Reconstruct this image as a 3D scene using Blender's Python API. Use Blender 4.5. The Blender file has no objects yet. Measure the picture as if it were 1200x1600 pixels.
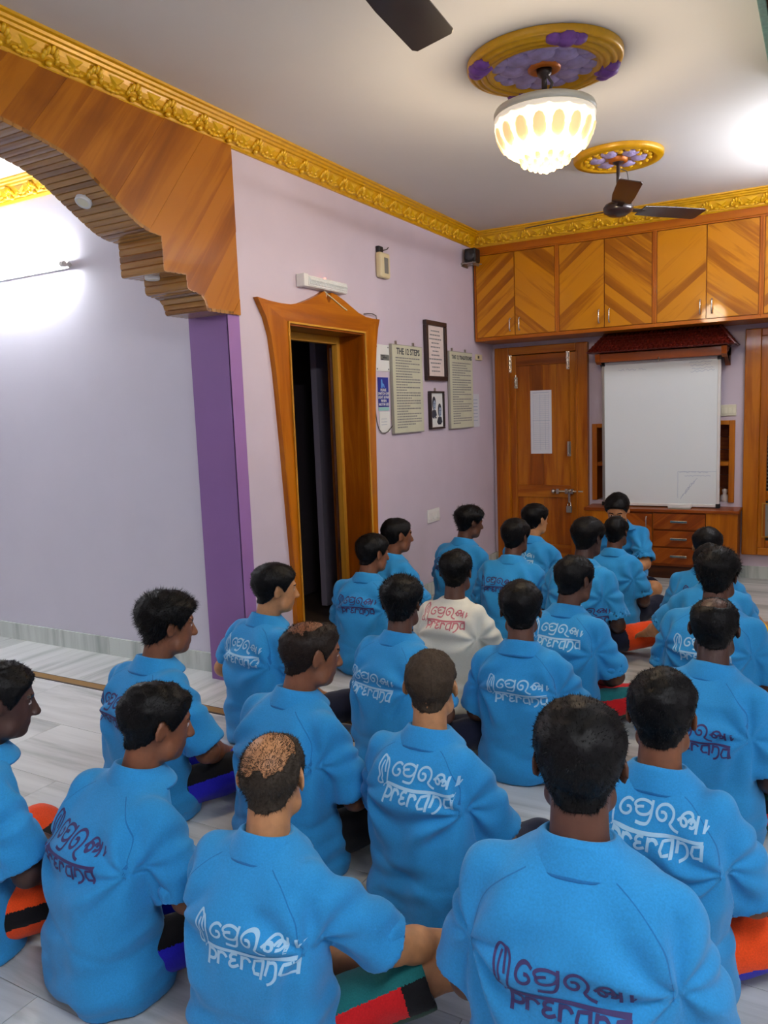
import bpy, bmesh, math, random
import numpy as np
from mathutils import Vector, Matrix
from mathutils.bvhtree import BVHTree

SC = bpy.context.scene
COL = SC.collection
PI = math.pi
random.seed(7)
RNG = np.random.default_rng(11)

# ------------------------------------------------------------------ camera
def make_camera():
    f, yaw, pit, rol, D = 1223.12, -.5165, .1253, -.0377, 2.7222
    cy, sy, cp, sp = math.cos(yaw), math.sin(yaw), math.cos(pit), math.sin(pit)
    w = Vector((sy*cp, cy*cp, -sp)); r = Vector((cy, -sy, 0)); u = r.cross(w)
    cr, sr = math.cos(rol), math.sin(rol)
    r2 = cr*r + sr*u; u2 = -sr*r + cr*u
    cam = bpy.data.cameras.new('camera'); cam.sensor_fit = 'VERTICAL'; cam.sensor_height = 36
    cam.lens = 36*f/1600; cam.clip_start = .02; cam.clip_end = 60
    o = bpy.data.objects.new('camera', cam); COL.objects.link(o)
    m = Matrix((r2, u2, -w)).transposed().to_4x4(); m.translation = Vector((D, 0, 1.45))
    o.matrix_world = m
    SC.camera = o
make_camera()

# ------------------------------------------------------------------ world and exposure
wd = bpy.data.worlds.new('world'); SC.world = wd; wd.use_nodes = True
wd.node_tree.nodes['Background'].inputs[0].default_value = (.62, .68, .8, 1)
wd.node_tree.nodes['Background'].inputs[1].default_value = .10
SC.view_settings.view_transform = 'Standard'; SC.view_settings.look = 'None'
SC.view_settings.exposure = 0.0; SC.view_settings.gamma = 1; SC.view_settings.use_curve_mapping = False
CHANDELIER_GLOW, CHANDELIER_POINT = 1.4, 40
TUBE = {'far': 130, 'side': 105, 'rear': 60, 'annex': 165, 'top': 340}  # side, rear and top belong to added tubes that stay unseen

# ------------------------------------------------------------------ materials
MATS = {}
def s2l(c):
    return tuple((v/12.92 if v <= .04045 else ((v+.055)/1.055)**2.4) for v in (x/255 for x in c))
class NT:
    def __init__(s, name):
        s.m = bpy.data.materials.new(name); s.m.use_nodes = True
        s.t = s.m.node_tree; s.b = s.t.nodes['Principled BSDF']; MATS[name] = s.m
    def n(s, typ, **kw):
        nd = s.t.nodes.new(typ)
        for k, v in kw.items():
            if k in nd.inputs: nd.inputs[k].default_value = v
            else: setattr(nd, k, v)
        return nd
    def l(s, a, b): s.t.links.new(a, b)
    def set(s, **kw):
        for k, v in kw.items(): s.b.inputs[k.replace('_', ' ')].default_value = v
    def ramp(s, fac, stops):
        r = s.n('ShaderNodeValToRGB'); e = r.color_ramp.elements
        while len(e) < len(stops): e.new(.5)
        for el, (p, c) in zip(e, stops): el.position = p; el.color = (*c[:3], 1)
        s.l(fac, r.inputs[0]); return r.outputs[0]
    def bump(s, h, strength=.2, dist=.01):
        b = s.n('ShaderNodeBump', Strength=strength, Distance=dist); s.l(h, b.inputs['Height']); s.l(b.outputs[0], s.b.inputs['Normal'])

def plain(name, rgb, rough=.5, metal=0, noise=0, nscale=20, bump=0, coat=0, spec=.5, emit=0, emitc=None, lin=False):
    c = rgb if lin else s2l(rgb)
    t = NT(name); t.set(Base_Color=(*c, 1), Roughness=rough, Metallic=metal)
    t.b.inputs['Specular IOR Level'].default_value = spec
    if coat: t.set(Coat_Weight=coat, Coat_Roughness=.08)
    if noise or bump:
        tc = t.n('ShaderNodeTexCoord'); nz = t.n('ShaderNodeTexNoise', Scale=nscale, Detail=4.0)
        t.l(tc.outputs['Object'], nz.inputs['Vector'])
        if noise:
            lo = tuple(v*(1-noise) for v in c); hi = tuple(min(1, v*(1+noise)) for v in c)
            t.l(t.ramp(nz.outputs[0], [(.3, lo), (.7, hi)]), t.b.inputs['Base Color'])
        if bump: t.bump(nz.outputs[0], bump, .004)
    if emit:
        t.b.inputs['Emission Color'].default_value = (*(emitc or c), 1); t.b.inputs['Emission Strength'].default_value = emit
    return t.m

def wood(name, dark, mid, light, scale=1.0, rough=.4, coat=.26, rnd=.35):
    """grain runs along the local X axis; every object gets its own shift and tone"""
    t = NT(name); tc = t.n('ShaderNodeTexCoord'); oi = t.n('ShaderNodeObjectInfo')
    mp = t.n('ShaderNodeMapping'); mp.inputs['Scale'].default_value = (1.3*scale, 16*scale, 16*scale)
    sh = t.n('ShaderNodeVectorMath', operation='ADD'); cx = t.n('ShaderNodeCombineXYZ')
    mm = t.n('ShaderNodeMath', operation='MULTIPLY'); mm.inputs[1].default_value = 37.
    t.l(oi.outputs['Random'], mm.inputs[0])
    for i in range(3): t.l(mm.outputs[0], cx.inputs[i])
    t.l(tc.outputs['Object'], mp.inputs[0]); t.l(mp.outputs[0], sh.inputs[0]); t.l(cx.outputs[0], sh.inputs[1])
    n1 = t.n('ShaderNodeTexNoise', Scale=1.0, Detail=5.0, Roughness=.6, Distortion=.6); t.l(sh.outputs[0], n1.inputs['Vector'])
    n2 = t.n('ShaderNodeTexNoise', Scale=.35, Detail=2.0); t.l(sh.outputs[0], n2.inputs['Vector'])
    ad = t.n('ShaderNodeMath', operation='MULTIPLY_ADD'); t.l(n2.outputs[0], ad.inputs[0]); ad.inputs[1].default_value = .6; t.l(n1.outputs[0], ad.inputs[2])
    a2 = t.n('ShaderNodeMath', operation='MULTIPLY_ADD'); t.l(oi.outputs['Random'], a2.inputs[0]); a2.inputs[1].default_value = rnd; t.l(ad.outputs[0], a2.inputs[2])
    col = t.ramp(a2.outputs[0], [(.5, s2l(dark)), (.82, s2l(mid)), (1.0, s2l(light))] if rnd else [(.45, s2l(dark)), (.75, s2l(mid)), (.95, s2l(light))])
    t.l(col, t.b.inputs['Base Color']); t.set(Roughness=rough, Coat_Weight=coat, Coat_Roughness=.06); t.b.inputs['Specular IOR Level'].default_value = .2
    t.bump(n1.outputs[0], .06, .002)
    return t.m

def marble(name, base, vein, along=0):
    t = NT(name); tc = t.n('ShaderNodeTexCoord'); oi = t.n('ShaderNodeObjectInfo')
    mp = t.n('ShaderNodeMapping'); sc = [7., 7., 7.]; sc[along] = .55; mp.inputs['Scale'].default_value = sc
    sh = t.n('ShaderNodeVectorMath', operation='ADD'); cx = t.n('ShaderNodeCombineXYZ')
    mm = t.n('ShaderNodeMath', operation='MULTIPLY'); mm.inputs[1].default_value = 53.
    t.l(oi.outputs['Random'], mm.inputs[0])
    for i in range(3): t.l(mm.outputs[0], cx.inputs[i])
    t.l(tc.outputs['Object'], mp.inputs[0]); t.l(mp.outputs[0], sh.inputs[0]); t.l(cx.outputs[0], sh.inputs[1])
    n1 = t.n('ShaderNodeTexNoise', Scale=1.6, Detail=6.0, Roughness=.62, Distortion=.5); t.l(sh.outputs[0], n1.inputs['Vector'])
    n2 = t.n('ShaderNodeTexNoise', Scale=.5, Detail=2.0); t.l(sh.outputs[0], n2.inputs['Vector'])
    ad = t.n('ShaderNodeMath', operation='MULTIPLY_ADD'); t.l(n2.outputs[0], ad.inputs[0]); ad.inputs[1].default_value = .7; t.l(n1.outputs[0], ad.inputs[2])
    v, b = s2l(vein), s2l(base)
    t.l(t.ramp(ad.outputs[0], [(.55, v), (.74, tuple(.4*p+.6*q for p, q in zip(v, b))), (.86, b), (1.0, tuple(min(1, q*1.12) for q in b))]), t.b.inputs['Base Color'])
    t.set(Roughness=.22); t.b.inputs['Specular IOR Level'].default_value = .5
    return t.m

def cloth(name, rgb, rough=.9, var=.12):
    c = s2l(rgb); t = NT(name); tc = t.n('ShaderNodeTexCoord')
    n1 = t.n('ShaderNodeTexNoise', Scale=260., Detail=2.0); t.l(tc.outputs['Object'], n1.inputs['Vector'])
    n2 = t.n('ShaderNodeTexNoise', Scale=9., Detail=3.0); t.l(tc.outputs['Object'], n2.inputs['Vector'])
    ad = t.n('ShaderNodeMath', operation='MULTIPLY_ADD'); t.l(n2.outputs[0], ad.inputs[0]); ad.inputs[1].default_value = .5; t.l(n1.outputs[0], ad.inputs[2])
    t.l(t.ramp(ad.outputs[0], [(.45, tuple(v*(1-var) for v in c)), (1.0, tuple(min(1, v*(1+var)) for v in c))]), t.b.inputs['Base Color'])
    t.set(Roughness=rough); t.b.inputs['Specular IOR Level'].default_value = .2
    t.b.inputs['Sheen Weight'].default_value = .15
    t.bump(n1.outputs[0], .25, .0015)
    return t.m

def skin(name, rgb):
    c = s2l(rgb); t = NT(name); tc = t.n('ShaderNodeTexCoord'); n1 = t.n('ShaderNodeTexNoise', Scale=30., Detail=4.0)
    t.l(tc.outputs['Object'], n1.inputs['Vector'])
    t.l(t.ramp(n1.outputs[0], [(.3, tuple(v*.82 for v in c)), (.7, tuple(v*1.12 for v in c))]), t.b.inputs['Base Color'])
    t.set(Roughness=.5); t.b.inputs['Subsurface Weight'].default_value = 0
    t.bump(n1.outputs[0], .08, .002)
    return t.m

plain('lavender_paint', (206, 193, 206), .6, noise=.03, nscale=3, bump=.03)
plain('annex_paint', (206, 202, 214), .6, noise=.02, nscale=3)
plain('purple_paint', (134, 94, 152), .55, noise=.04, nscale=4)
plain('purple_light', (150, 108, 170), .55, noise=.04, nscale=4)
plain('ceiling_paint', (208, 207, 206), .7, noise=.02, nscale=2)
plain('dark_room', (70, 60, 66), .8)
plain('grey_lavender', (168, 158, 176), .7)
plain('gold_paint', (212, 158, 2), .36, metal=.12, noise=.08, nscale=30, coat=.2)
plain('gold_bright', (228, 178, 14), .3, metal=.15, noise=.06, nscale=40, coat=.3)
plain('medallion_lilac', (168, 156, 206), .5, noise=.18, nscale=30, bump=.3)
plain('medallion_purple', (112, 64, 150), .5, noise=.18, nscale=40, bump=.3)
plain('medallion_orange', (190, 105, 15), .4, metal=.2, noise=.15)
wood('veneer', (124, 66, 0), (162, 94, 0), (196, 126, 8))
wood('veneer_arch', (118, 62, 0), (150, 84, 0), (172, 104, 6), scale=.8)
wood('frame_wood', (122, 62, 0), (160, 86, 0), (182, 106, 6), rnd=.2)
wood('rail_wood', (148, 72, 0), (166, 86, 0), (178, 98, 6), rnd=.1)
wood('door_wood', (98, 44, 0), (144, 72, 2), (170, 100, 12), scale=.8, rnd=.15)
wood('cabinet_red', (104, 42, 2), (134, 60, 4), (156, 80, 14), rnd=.15)
wood('rib_wood', (92, 56, 22), (128, 82, 32), (160, 112, 50), rough=.2, coat=.8)
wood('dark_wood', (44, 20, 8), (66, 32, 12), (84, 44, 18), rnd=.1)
wood('pale_wood', (168, 110, 26), (192, 134, 40), (206, 150, 54), rnd=.1)
plain('terracotta', (84, 20, 12), .3, noise=.2, nscale=30, coat=.4)
plain('fan_brown', (38, 20, 18), .3, coat=.4)
plain('fan_metal', (70, 62, 58), .35, metal=.8)
plain('chrome', (205, 198, 185), .22, metal=1)
plain('steel', (165, 160, 152), .35, metal=.9)
plain('brass', (190, 140, 50), .35, metal=.8)
plain('brass_strip', (150, 112, 48), .4, metal=.3)
plain('strip_dark', (70, 58, 48), .5)
plain('black_plastic', (18, 18, 22), .4)
plain('black_gloss', (8, 8, 9), .2)
plain('speaker_cone', (44, 46, 52), .35)
plain('white_plastic', (225, 224, 220), .4)
plain('cream_plastic', (214, 200, 160), .45)
plain('ivory_switch', (226, 222, 198), .4)
plain('grey_plastic', (120, 122, 118), .4)
plain('window_grey', (88, 88, 80), .3)
plain('paper', (214, 216, 222), .8, noise=.02)
plain('paper_white', (226, 228, 224), .8)
plain('poster_cream', (202, 202, 176), .6, noise=.06, nscale=6)
plain('poster_edge', (150, 148, 138), .4)
plain('poster_back', (205, 176, 140), .7)
plain('ink', (52, 54, 66), .8)
plain('ink_soft', (128, 128, 128), .8)
plain('ink_faint', (150, 166, 190), .6); plain('marker_faint', (190, 202, 218), .5)
plain('marker_blue', (120, 146, 190), .6)
plain('frame_dark', (44, 28, 26), .35)
plain('parchment', (226, 212, 204), .7, noise=.05)
plain('notice_blue', (34, 44, 140), .5)
plain('notice_cyan', (90, 150, 214), .5)
plain('notice_teal', (150, 200, 196), .5)
plain('board_white', (232, 240, 242), .3)
plain('teal_edge', (96, 138, 134), .35, noise=.2, nscale=60)
plain('cable', (90, 84, 80), .5)
plain('lamp_lens', (235, 238, 238), .15)
plain('red_led', (255, 60, 60), .3, emit=6, emitc=(1, .12, .1))
plain('glass_dark', (36, 34, 30), .08, coat=.5)
marble('marble_floor', (206, 208, 206), (150, 155, 150), 0)
marble('marble_skirting', (196, 202, 196), (140, 150, 144), 2)
def emitter(name, c, s):
    t = NT(name); t.set(Base_Color=(*c, 1)); t.b.inputs['Emission Color'].default_value = (*c, 1); t.b.inputs['Emission Strength'].default_value = s
for k, v in TUBE.items(): emitter('tube_'+k, (.93, .97, 1.), v)
emitter('bowl_glass', (1., .86, .58), CHANDELIER_GLOW)
emitter('bowl_petal', (1., .66, .30), CHANDELIER_GLOW*.5)
emitter('bowl_crystal', (1., .62, .24), CHANDELIER_GLOW*.6)
emitter('bowl_rim_lit', (1., .9, .74), .35)
plain('bowl_rim', (206, 204, 188), .3)

# ------------------------------------------------------------------ mesh helpers
def mk(name, verts, faces, mat, parent=None, loc=None, rot=None, smooth=False, mi=None):
    me = bpy.data.meshes.new(name); me.from_pydata([tuple(v) for v in verts], [], faces)
    for m in (mat if isinstance(mat, (list, tuple)) else [mat]): me.materials.append(MATS[m])
    if mi is not None: me.polygons.foreach_set('material_index', list(mi))
    if smooth: me.polygons.foreach_set('use_smooth', [True]*len(faces))
    me.update()
    return link(name, me, parent, loc, rot)
def link(name, me, parent=None, loc=None, rot=None):
    o = bpy.data.objects.new(name, me); COL.objects.link(o)
    if parent is not None: o.parent = parent
    if loc is not None: o.location = loc
    if rot is not None: o.rotation_euler = rot
    return o
def empty(name, loc=(0, 0, 0), rz=0):
    o = bpy.data.objects.new(name, None); COL.objects.link(o); o.location = loc; o.rotation_euler = (0, 0, rz); o.empty_display_size = .1
    return o
def tag(o, label, cat, group=None, kind=None):
    o['label'] = label; o['category'] = cat
    if group: o['group'] = group
    if kind: o['kind'] = kind
    return o
def thing(name, label, cat, loc=(0, 0, 0), rz=0, group=None): return tag(empty(name, loc, rz), label, cat, group)
def struct(o): o['kind'] = 'structure'; return o
class MB:
    """collects simple shapes into one mesh"""
    def __init__(s): s.v = []; s.f = []; s.m = []
    def add(s, vs, fs, mi=0):
        b = len(s.v); s.v += [tuple(v) for v in vs]; s.f += [[i+b for i in f] for f in fs]; s.m += [mi]*len(fs); return s
    def box(s, x0, x1, y0, y1, z0, z1, mi=0):
        vs = [(x, y, z) for z in (z0, z1) for y in (y0, y1) for x in (x0, x1)]
        return s.add(vs, [(0, 2, 3, 1), (4, 5, 7, 6), (0, 1, 5, 4), (2, 6, 7, 3), (0, 4, 6, 2), (1, 3, 7, 5)], mi)
    def prism(s, poly, axis, a, b, mi=0):
        """poly in the two other axes (cyclic order), extruded from a to b"""
        n = len(poly)
        def P(p, t): return {'x': (t, p[0], p[1]), 'y': (p[0], t, p[1]), 'z': (p[0], p[1], t)}[axis]
        vs = [P(p, a) for p in poly]+[P(p, b) for p in poly]
        return s.add(vs, [list(range(n))[::-1], list(range(n, 2*n))]+[(i, (i+1) % n, n+(i+1) % n, n+i) for i in range(n)], mi)
    def tube(s, pts, r, n=8, mi=0, caps=True):
        pts = [Vector(p) for p in pts]; rs = r if isinstance(r, (list, tuple)) else [r]*len(pts); rings = []
        for i, p in enumerate(pts):
            d = (pts[min(i+1, len(pts)-1)]-pts[max(i-1, 0)]).normalized()
            a = d.cross(Vector((0, 0, 1)) if abs(d.z) < .9 else Vector((1, 0, 0))).normalized(); b = d.cross(a)
            rings.append([p+rs[i]*(math.cos(2*PI*k/n)*a+math.sin(2*PI*k/n)*b) for k in range(n)])
        fs = [(i*n+k, i*n+(k+1) % n, (i+1)*n+(k+1) % n, (i+1)*n+k) for i in range(len(pts)-1) for k in range(n)]
        if caps: fs += [list(range(n)), list(range((len(pts)-1)*n, len(pts)*n))[::-1]]
        return s.add([v for r_ in rings for v in r_], fs, mi)
    def lathe(s, prof, n=32, c=(0, 0, 0), mi=0, axis='z'):
        def P(r, h, a):
            q = (r*math.cos(a), r*math.sin(a), h)
            if axis == 'x': q = (q[2], q[0], q[1])
            if axis == 'y': q = (q[0], q[2], q[1])
            return (q[0]+c[0], q[1]+c[1], q[2]+c[2])
        vs = [P(r, h, 2*PI*k/n) for r, h in prof for k in range(n)]
        fs = [(i*n+k, i*n+(k+1) % n, (i+1)*n+(k+1) % n, (i+1)*n+k) for i in range(len(prof)-1) for k in range(n)]
        return s.add(vs, fs, mi)
    def ball(s, c, r, n=10, m=6, mi=0):
        rr = r if isinstance(r, (list, tuple)) else (r, r, r)
        vs = [(c[0]+rr[0]*math.sin(PI*j/m)*math.cos(2*PI*k/n), c[1]+rr[1]*math.sin(PI*j/m)*math.sin(2*PI*k/n), c[2]+rr[2]*math.cos(PI*j/m)) for j in range(m+1) for k in range(n)]
        return s.add(vs, [(j*n+k, (j+1)*n+k, (j+1)*n+(k+1) % n, j*n+(k+1) % n) for j in range(m) for k in range(n)], mi)
    def build(s, name, mat, parent=None, loc=None, rot=None, smooth=False, bevel=0):
        o = mk(name, s.v, s.f, mat, parent, loc, rot, smooth, s.m if isinstance(mat, (list, tuple)) else None)
        if bevel:
            b = o.modifiers.new('bevel', 'BEVEL'); b.width = bevel; b.segments = 2; b.limit_method = 'ANGLE'; b.harden_normals = False
        return o
def bx(name, mat, x0, x1, y0, y1, z0, z1, parent=None, bevel=0, grain='x', center=True):
    """a board: its own origin at its centre, local X along the grain"""
    c = ((x0+x1)/2, (y0+y1)/2, (z0+z1)/2); a, b, d = (x1-x0)/2, (y1-y0)/2, (z1-z0)/2
    if grain == 'x': m = MB().box(-a, a, -b, b, -d, d); rot = (0, 0, 0)
    elif grain == 'z': m = MB().box(-d, d, -b, b, -a, a); rot = (0, -PI/2, 0)
    else: m = MB().box(-b, b, -a, a, -d, d); rot = (0, 0, PI/2)
    return m.build(name, mat, parent, c, rot, bevel=bevel)
def text_mesh(s, size, depth=.0005, align='CENTER', bold=False):
    cu = bpy.data.curves.new('text', 'FONT'); cu.body = s; cu.size = size; cu.extrude = depth; cu.align_x = align; cu.align_y = 'CENTER'; cu.resolution_u = 2
    if bold: cu.offset = size*.02
    o = bpy.data.objects.new('text', cu); COL.objects.link(o)
    me = bpy.data.meshes.new_from_object(o.evaluated_get(bpy.context.evaluated_depsgraph_get()))
    bpy.data.objects.remove(o); return me
def put_text(name, s, size, mat, parent, M, **kw):
    bpy.context.view_layer.update()
    me = text_mesh(s, size, **kw); me.materials.clear(); me.materials.append(MATS[mat]); me.transform(M); me.name = name
    return link(name, me, parent)
def frame_left(y, z, x=0.0):
    """text plane on the wall at X=0, read from the room: text +x runs along +Y, text +y runs up"""
    return Matrix(((0, 0, 1, x), (1, 0, 0, y), (0, 1, 0, z), (0, 0, 0, 1)))
def frame_back(x, z, y):
    return Matrix(((1, 0, 0, x), (0, 0, -1, y), (0, 1, 0, z), (0, 0, 0, 1)))
def clip_poly(poly, a, b, c):
    """keep a*u+b*v<=c"""
    out = []
    for i in range(len(poly)):
        p, q = poly[i], poly[(i+1) % len(poly)]; dp = a*p[0]+b*p[1]-c; dq = a*q[0]+b*q[1]-c
        if dp <= 0: out.append(p)
        if dp*dq < 0: t = dp/(dp-dq); out.append((p[0]+t*(q[0]-p[0]), p[1]+t*(q[1]-p[1])))
    return out
def plank_obj(name, poly, ang, M, thick, mat, parent, inset=.0008):
    """a plank with outline poly (u,v), grain at angle ang, laid on the plane of M (u,v,n)"""
    cu = sum(p[0] for p in poly)/len(poly); cv = sum(p[1] for p in poly)/len(poly); ca, sa = math.cos(ang), math.sin(ang)
    loc = [((p[0]-cu)*ca+(p[1]-cv)*sa, -(p[0]-cu)*sa+(p[1]-cv)*ca) for p in poly]
    o = MB().prism(loc, 'z', 0, thick).build(name, mat, parent)
    o.matrix_local = M @ Matrix.Translation((cu, cv, 0)) @ Matrix.Rotation(ang, 4, 'Z')
    return o
def M_back(x, y, z): return Matrix(((1, 0, 0, x), (0, 0, -1, y), (0, 1, 0, z), (0, 0, 0, 1)))   # u=+X v=+Z n=-Y
def M_left(x): return Matrix(((0, 0, 1, x), (1, 0, 0, 0), (0, 1, 0, 0), (0, 0, 0, 1)))            # u=+Y v=+Z n=+X
# ================================================================== ROOM SHELL
H, YB, YC, YP, WT = 2.95, 6.94, 6.506, 3.23, .26
XR = 2.78
# ---- floor: a bed and marble slabs laid on it
fl = struct(MB().box(-3.7, 5.2, -2.0, 7.2, -.06, -.012).build('floor', 'strip_dark'))
fl['label'] = 'streaked white marble floor'
def slabs(x0, x1, y0, y1, L, W, turn):
    g = .0012; j = 0
    if not turn:
        y = y0
        while y < y1-.01:
            ye = min(y+W, y1); x = x0-(j % 3)*L/3; j += 1
            while x < x1-.01:
                a, b = max(x, x0), min(x+L, x1)
                if b-a > .02: MB().box(-(b-a)/2+g, (b-a)/2-g, -(ye-y)/2+g, (ye-y)/2-g, -.012, 0).build('marble_slab', 'marble_floor', fl, ((a+b)/2, (y+ye)/2, 0))
                x += L
            y += W
    else:
        x = x0
        while x < x1-.01:
            xe = min(x+W, x1)
            MB().box(-(y1-y0)/2+g, (y1-y0)/2-g, -(xe-x)/2+g, (xe-x)/2-g, -.012, 0).build('marble_slab', 'marble_floor', fl, ((x+xe)/2, (y0+y1)/2, 0), (0, 0, PI/2))
            x += W
slabs(-3.5, 5.2, -1.8, 2.825, 1.5, .42, False)
slabs(-3.5, 0., 2.893, 3.32, 0, .5, True)
slabs(0., 5.2, 2.893, YB, 1.5, .45, False)
# brass threshold strip let into the floor
t = thing('threshold_strip', 'brown and gold dividing strip let into the marble floor', 'floor strip')
bx('gold_band', 'brass_strip', -3.5, 5.2, 2.833, 2.885, -.012, .0015, t)
bx('dark_edge', 'strip_dark', -3.5, 5.2, 2.885, 2.893, -.012, .001, t); bx('dark_edge', 'strip_dark', -3.5, 5.2, 2.825, 2.833, -.012, .001, t)

# ---- walls
DY0, DY1, DZ = 3.714, 4.565, 1.985
ARCH_Y0 = .17
wl = MB()
wl.box(-WT, 0, YP, DY0, 0, H); wl.box(-WT, 0, DY0, DY1, DZ, H); wl.box(-WT, 0, DY1, YB, 0, H)
wl.box(-WT, 0, -1.8, ARCH_Y0, 0, H)
struct(wl.build('wall_left', 'lavender_paint'))
wb = MB()
wb.box(-WT, .04, YB, YB+.2, 0, H); wb.box(.04, .89, YB+.06, YB+.2, 0, H); wb.box(.89, .93, YB, YB+.2, 0, H)
wb.box(.04, .89, YB, YB+.06, 2.0, H)
wb.box(.93, 2.07, YB, YB+.2, 1.29, H); wb.box(.93, 2.07, YB, YB+.2, 0, .62); wb.box(.93, 2.07, YB+.19, YB+.2, .62, 1.29)
wb.box(2.07, XR+.3, YB, YB+.2, 0, H)
struct(wb.build('wall_back', 'lavender_paint'))
# side wall beyond the camera's arch, with the opening the camera stands in
wr = MB(); wr.box(XR, XR+.2, 4.5, YB, 0, H); wr.box(XR, XR+.2, -1.8, -.9, 0, H)
struct(wr.build('wall_right', 'lavender_paint'))
struct(MB().box(5.0, 5.2, -1.8, YB, 0, H).build('wall_annex_side', 'annex_paint'))
struct(MB().box(-3.5, 5.2, -2.0, -1.8, 0, H).build('wall_rear', 'lavender_paint'))
struct(MB().box(-3.7, 5.2, -2.0, YB+.2, H, H+.12).build('ceiling', 'ceiling_paint'))
# annex behind the arch: its far wall faces the camera
wa = MB(); wa.box(-3.5, -WT, 3.3235, 3.50, 0, H); wa.box(-3.7, -3.5, -2.0, 3.5, 0, H)
struct(wa.build('wall_annex', 'annex_paint'))
# purple jamb of the arch (pillar)
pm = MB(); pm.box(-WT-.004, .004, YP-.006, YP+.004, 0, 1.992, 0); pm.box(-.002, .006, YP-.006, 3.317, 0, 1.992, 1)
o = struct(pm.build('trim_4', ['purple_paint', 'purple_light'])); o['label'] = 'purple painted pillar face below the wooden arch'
# room behind the open door: unlit
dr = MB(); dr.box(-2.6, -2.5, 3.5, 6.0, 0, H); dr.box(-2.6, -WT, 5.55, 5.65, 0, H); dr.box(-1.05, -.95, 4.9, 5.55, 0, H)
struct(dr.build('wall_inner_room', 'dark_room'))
# skirtings
def skirt(name, pieces, axis, n):
    o = struct(empty(name))
    for (a, b, c, d, h) in pieces:
        k = max(1, int((b-a)/.42)); st = (b-a)/k
        for i in range(k):
            p, q = a+i*st+.0008, a+(i+1)*st-.0008
            if axis == 'x': MB().box(p, q, c, d, 0, h).build('skirting_slab', 'marble_skirting', o)
            else: MB().box(c, d, p, q, 0, h).build('skirting_slab', 'marble_skirting', o)
    return o
skirt('baseboard_annex', [(-3.5, -WT, 3.309, 3.3235, .112)], 'x', 0)
skirt('baseboard_left', [(3.32, 3.66, 0, .012, .10), (4.66, YB, 0, .012, .10)], 'y', 0)
skirt('baseboard_back', [(.012, .04, YB-.012, YB, .10), (2.12, XR, YB-.012, YB, .10)], 'x', 0)

# ---- gilded cornice with leaf ornaments
PROF = [(0, 2.832), (.012, 2.832), (.02, 2.842), (.022, 2.852), (.034, 2.858), (.048, 2.872), (.058, 2.89), (.064, 2.908), (.074, 2.912), (.078, 2.922), (.088, 2.926), (.092, 2.936), (.104, 2.94), (.106, H), (0, H)]
def motif():
    m = MB()
    for k in range(7):
        a = (k-3)*.42; L = .040-.004*abs(k-3)
        m.ball((math.sin(a)*L*.9, -.012+math.cos(a)*L*.75, .004), (.0075, .014 if abs(k-3) < 2 else .010, .0075), 8, 5)
    m.ball((0, -.018, .005), (.012, .010, .009), 8, 5)
    for s in (-1, 1):
        for k in range(4):
            m.ball((s*(.048+.016*k), -.014+.009*math.sin(k*1.9), .002), (.012, .006, .006), 7, 4)
    b = MB()
    b.add([(-.03, .02, 0), (.03, .02, 0), (0, -.03, 0), (0, .004, .013)], [(0, 1, 3), (1, 2, 3), (2, 0, 3), (0, 2, 1)])
    return m, b
_ma, _mb_ = motif()
MOT_A = _ma.build('leaf_ornament', 'gold_bright', smooth=True).data; MOT_B = _mb_.build('pointed_ornament', 'gold_bright').data
for o in list(COL.objects):
    if o.name in ('leaf_ornament', 'pointed_ornament'): bpy.data.objects.remove(o)
def cornice(name, p0, p1, inward, sp=.213, start=.1, mot=True):
    """p0->p1 along the wall, inward = unit vector into the room"""
    p0, p1, n = Vector((*p0, 0)), Vector((*p1, 0)), Vector((*inward, 0)); d = (p1-p0); L = d.length; d.normalize()
    vs = []
    for k, base in enumerate((p0, p1)):
        for (a, z) in PROF:
            q = base+n*a; q.z = z; vs.append(q)
    m = len(PROF); o = struct(mk(name, vs, [(i, (i+1) % m, m+(i+1) % m, m+i) for i in range(m)]+[list(range(m))[::-1], list(range(m, 2*m))], 'gold_paint'))
    if not mot: return o
    up = Vector((0, 0, 1)); nn = (n*.8+up*-.6).normalized(); vv = (up*.8+n*.6).normalized(); uu = vv.cross(nn)
    R = Matrix((uu, vv, nn)).transposed().to_4x4(); s = start; k = 0
    while s < L-.04:
        for me, ds, nm in ((MOT_A, 0, 'leaf_ornament'), (MOT_B, sp/2, 'pointed_ornament')):
            c = p0+d*(s+ds)+n*.047; c.z = 2.876
            q = link(nm, me, o); M = R @ Matrix.Diagonal((1.35, 1.45, 1.2, 1)); M.translation = c; q.matrix_local = M
        s += sp
    # a row of fine beads too small to pick apart
    bm_ = MB(); s = .02
    return o
cornice('trim_1', (0, 1.2), (0, YC), (1, 0), start=.165)['label'] = 'gilded leaf cornice along the arch wall'
cornice('trim_2', (0, YC), (XR, YC), (0, -1), sp=.2)['label'] = 'gilded leaf cornice above the overhead cupboards'
cornice('trim_3', (-3.5, 3.3235), (-WT, 3.3235), (0, -1))['label'] = 'gilded cornice on the far wall beyond the arch'

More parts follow.
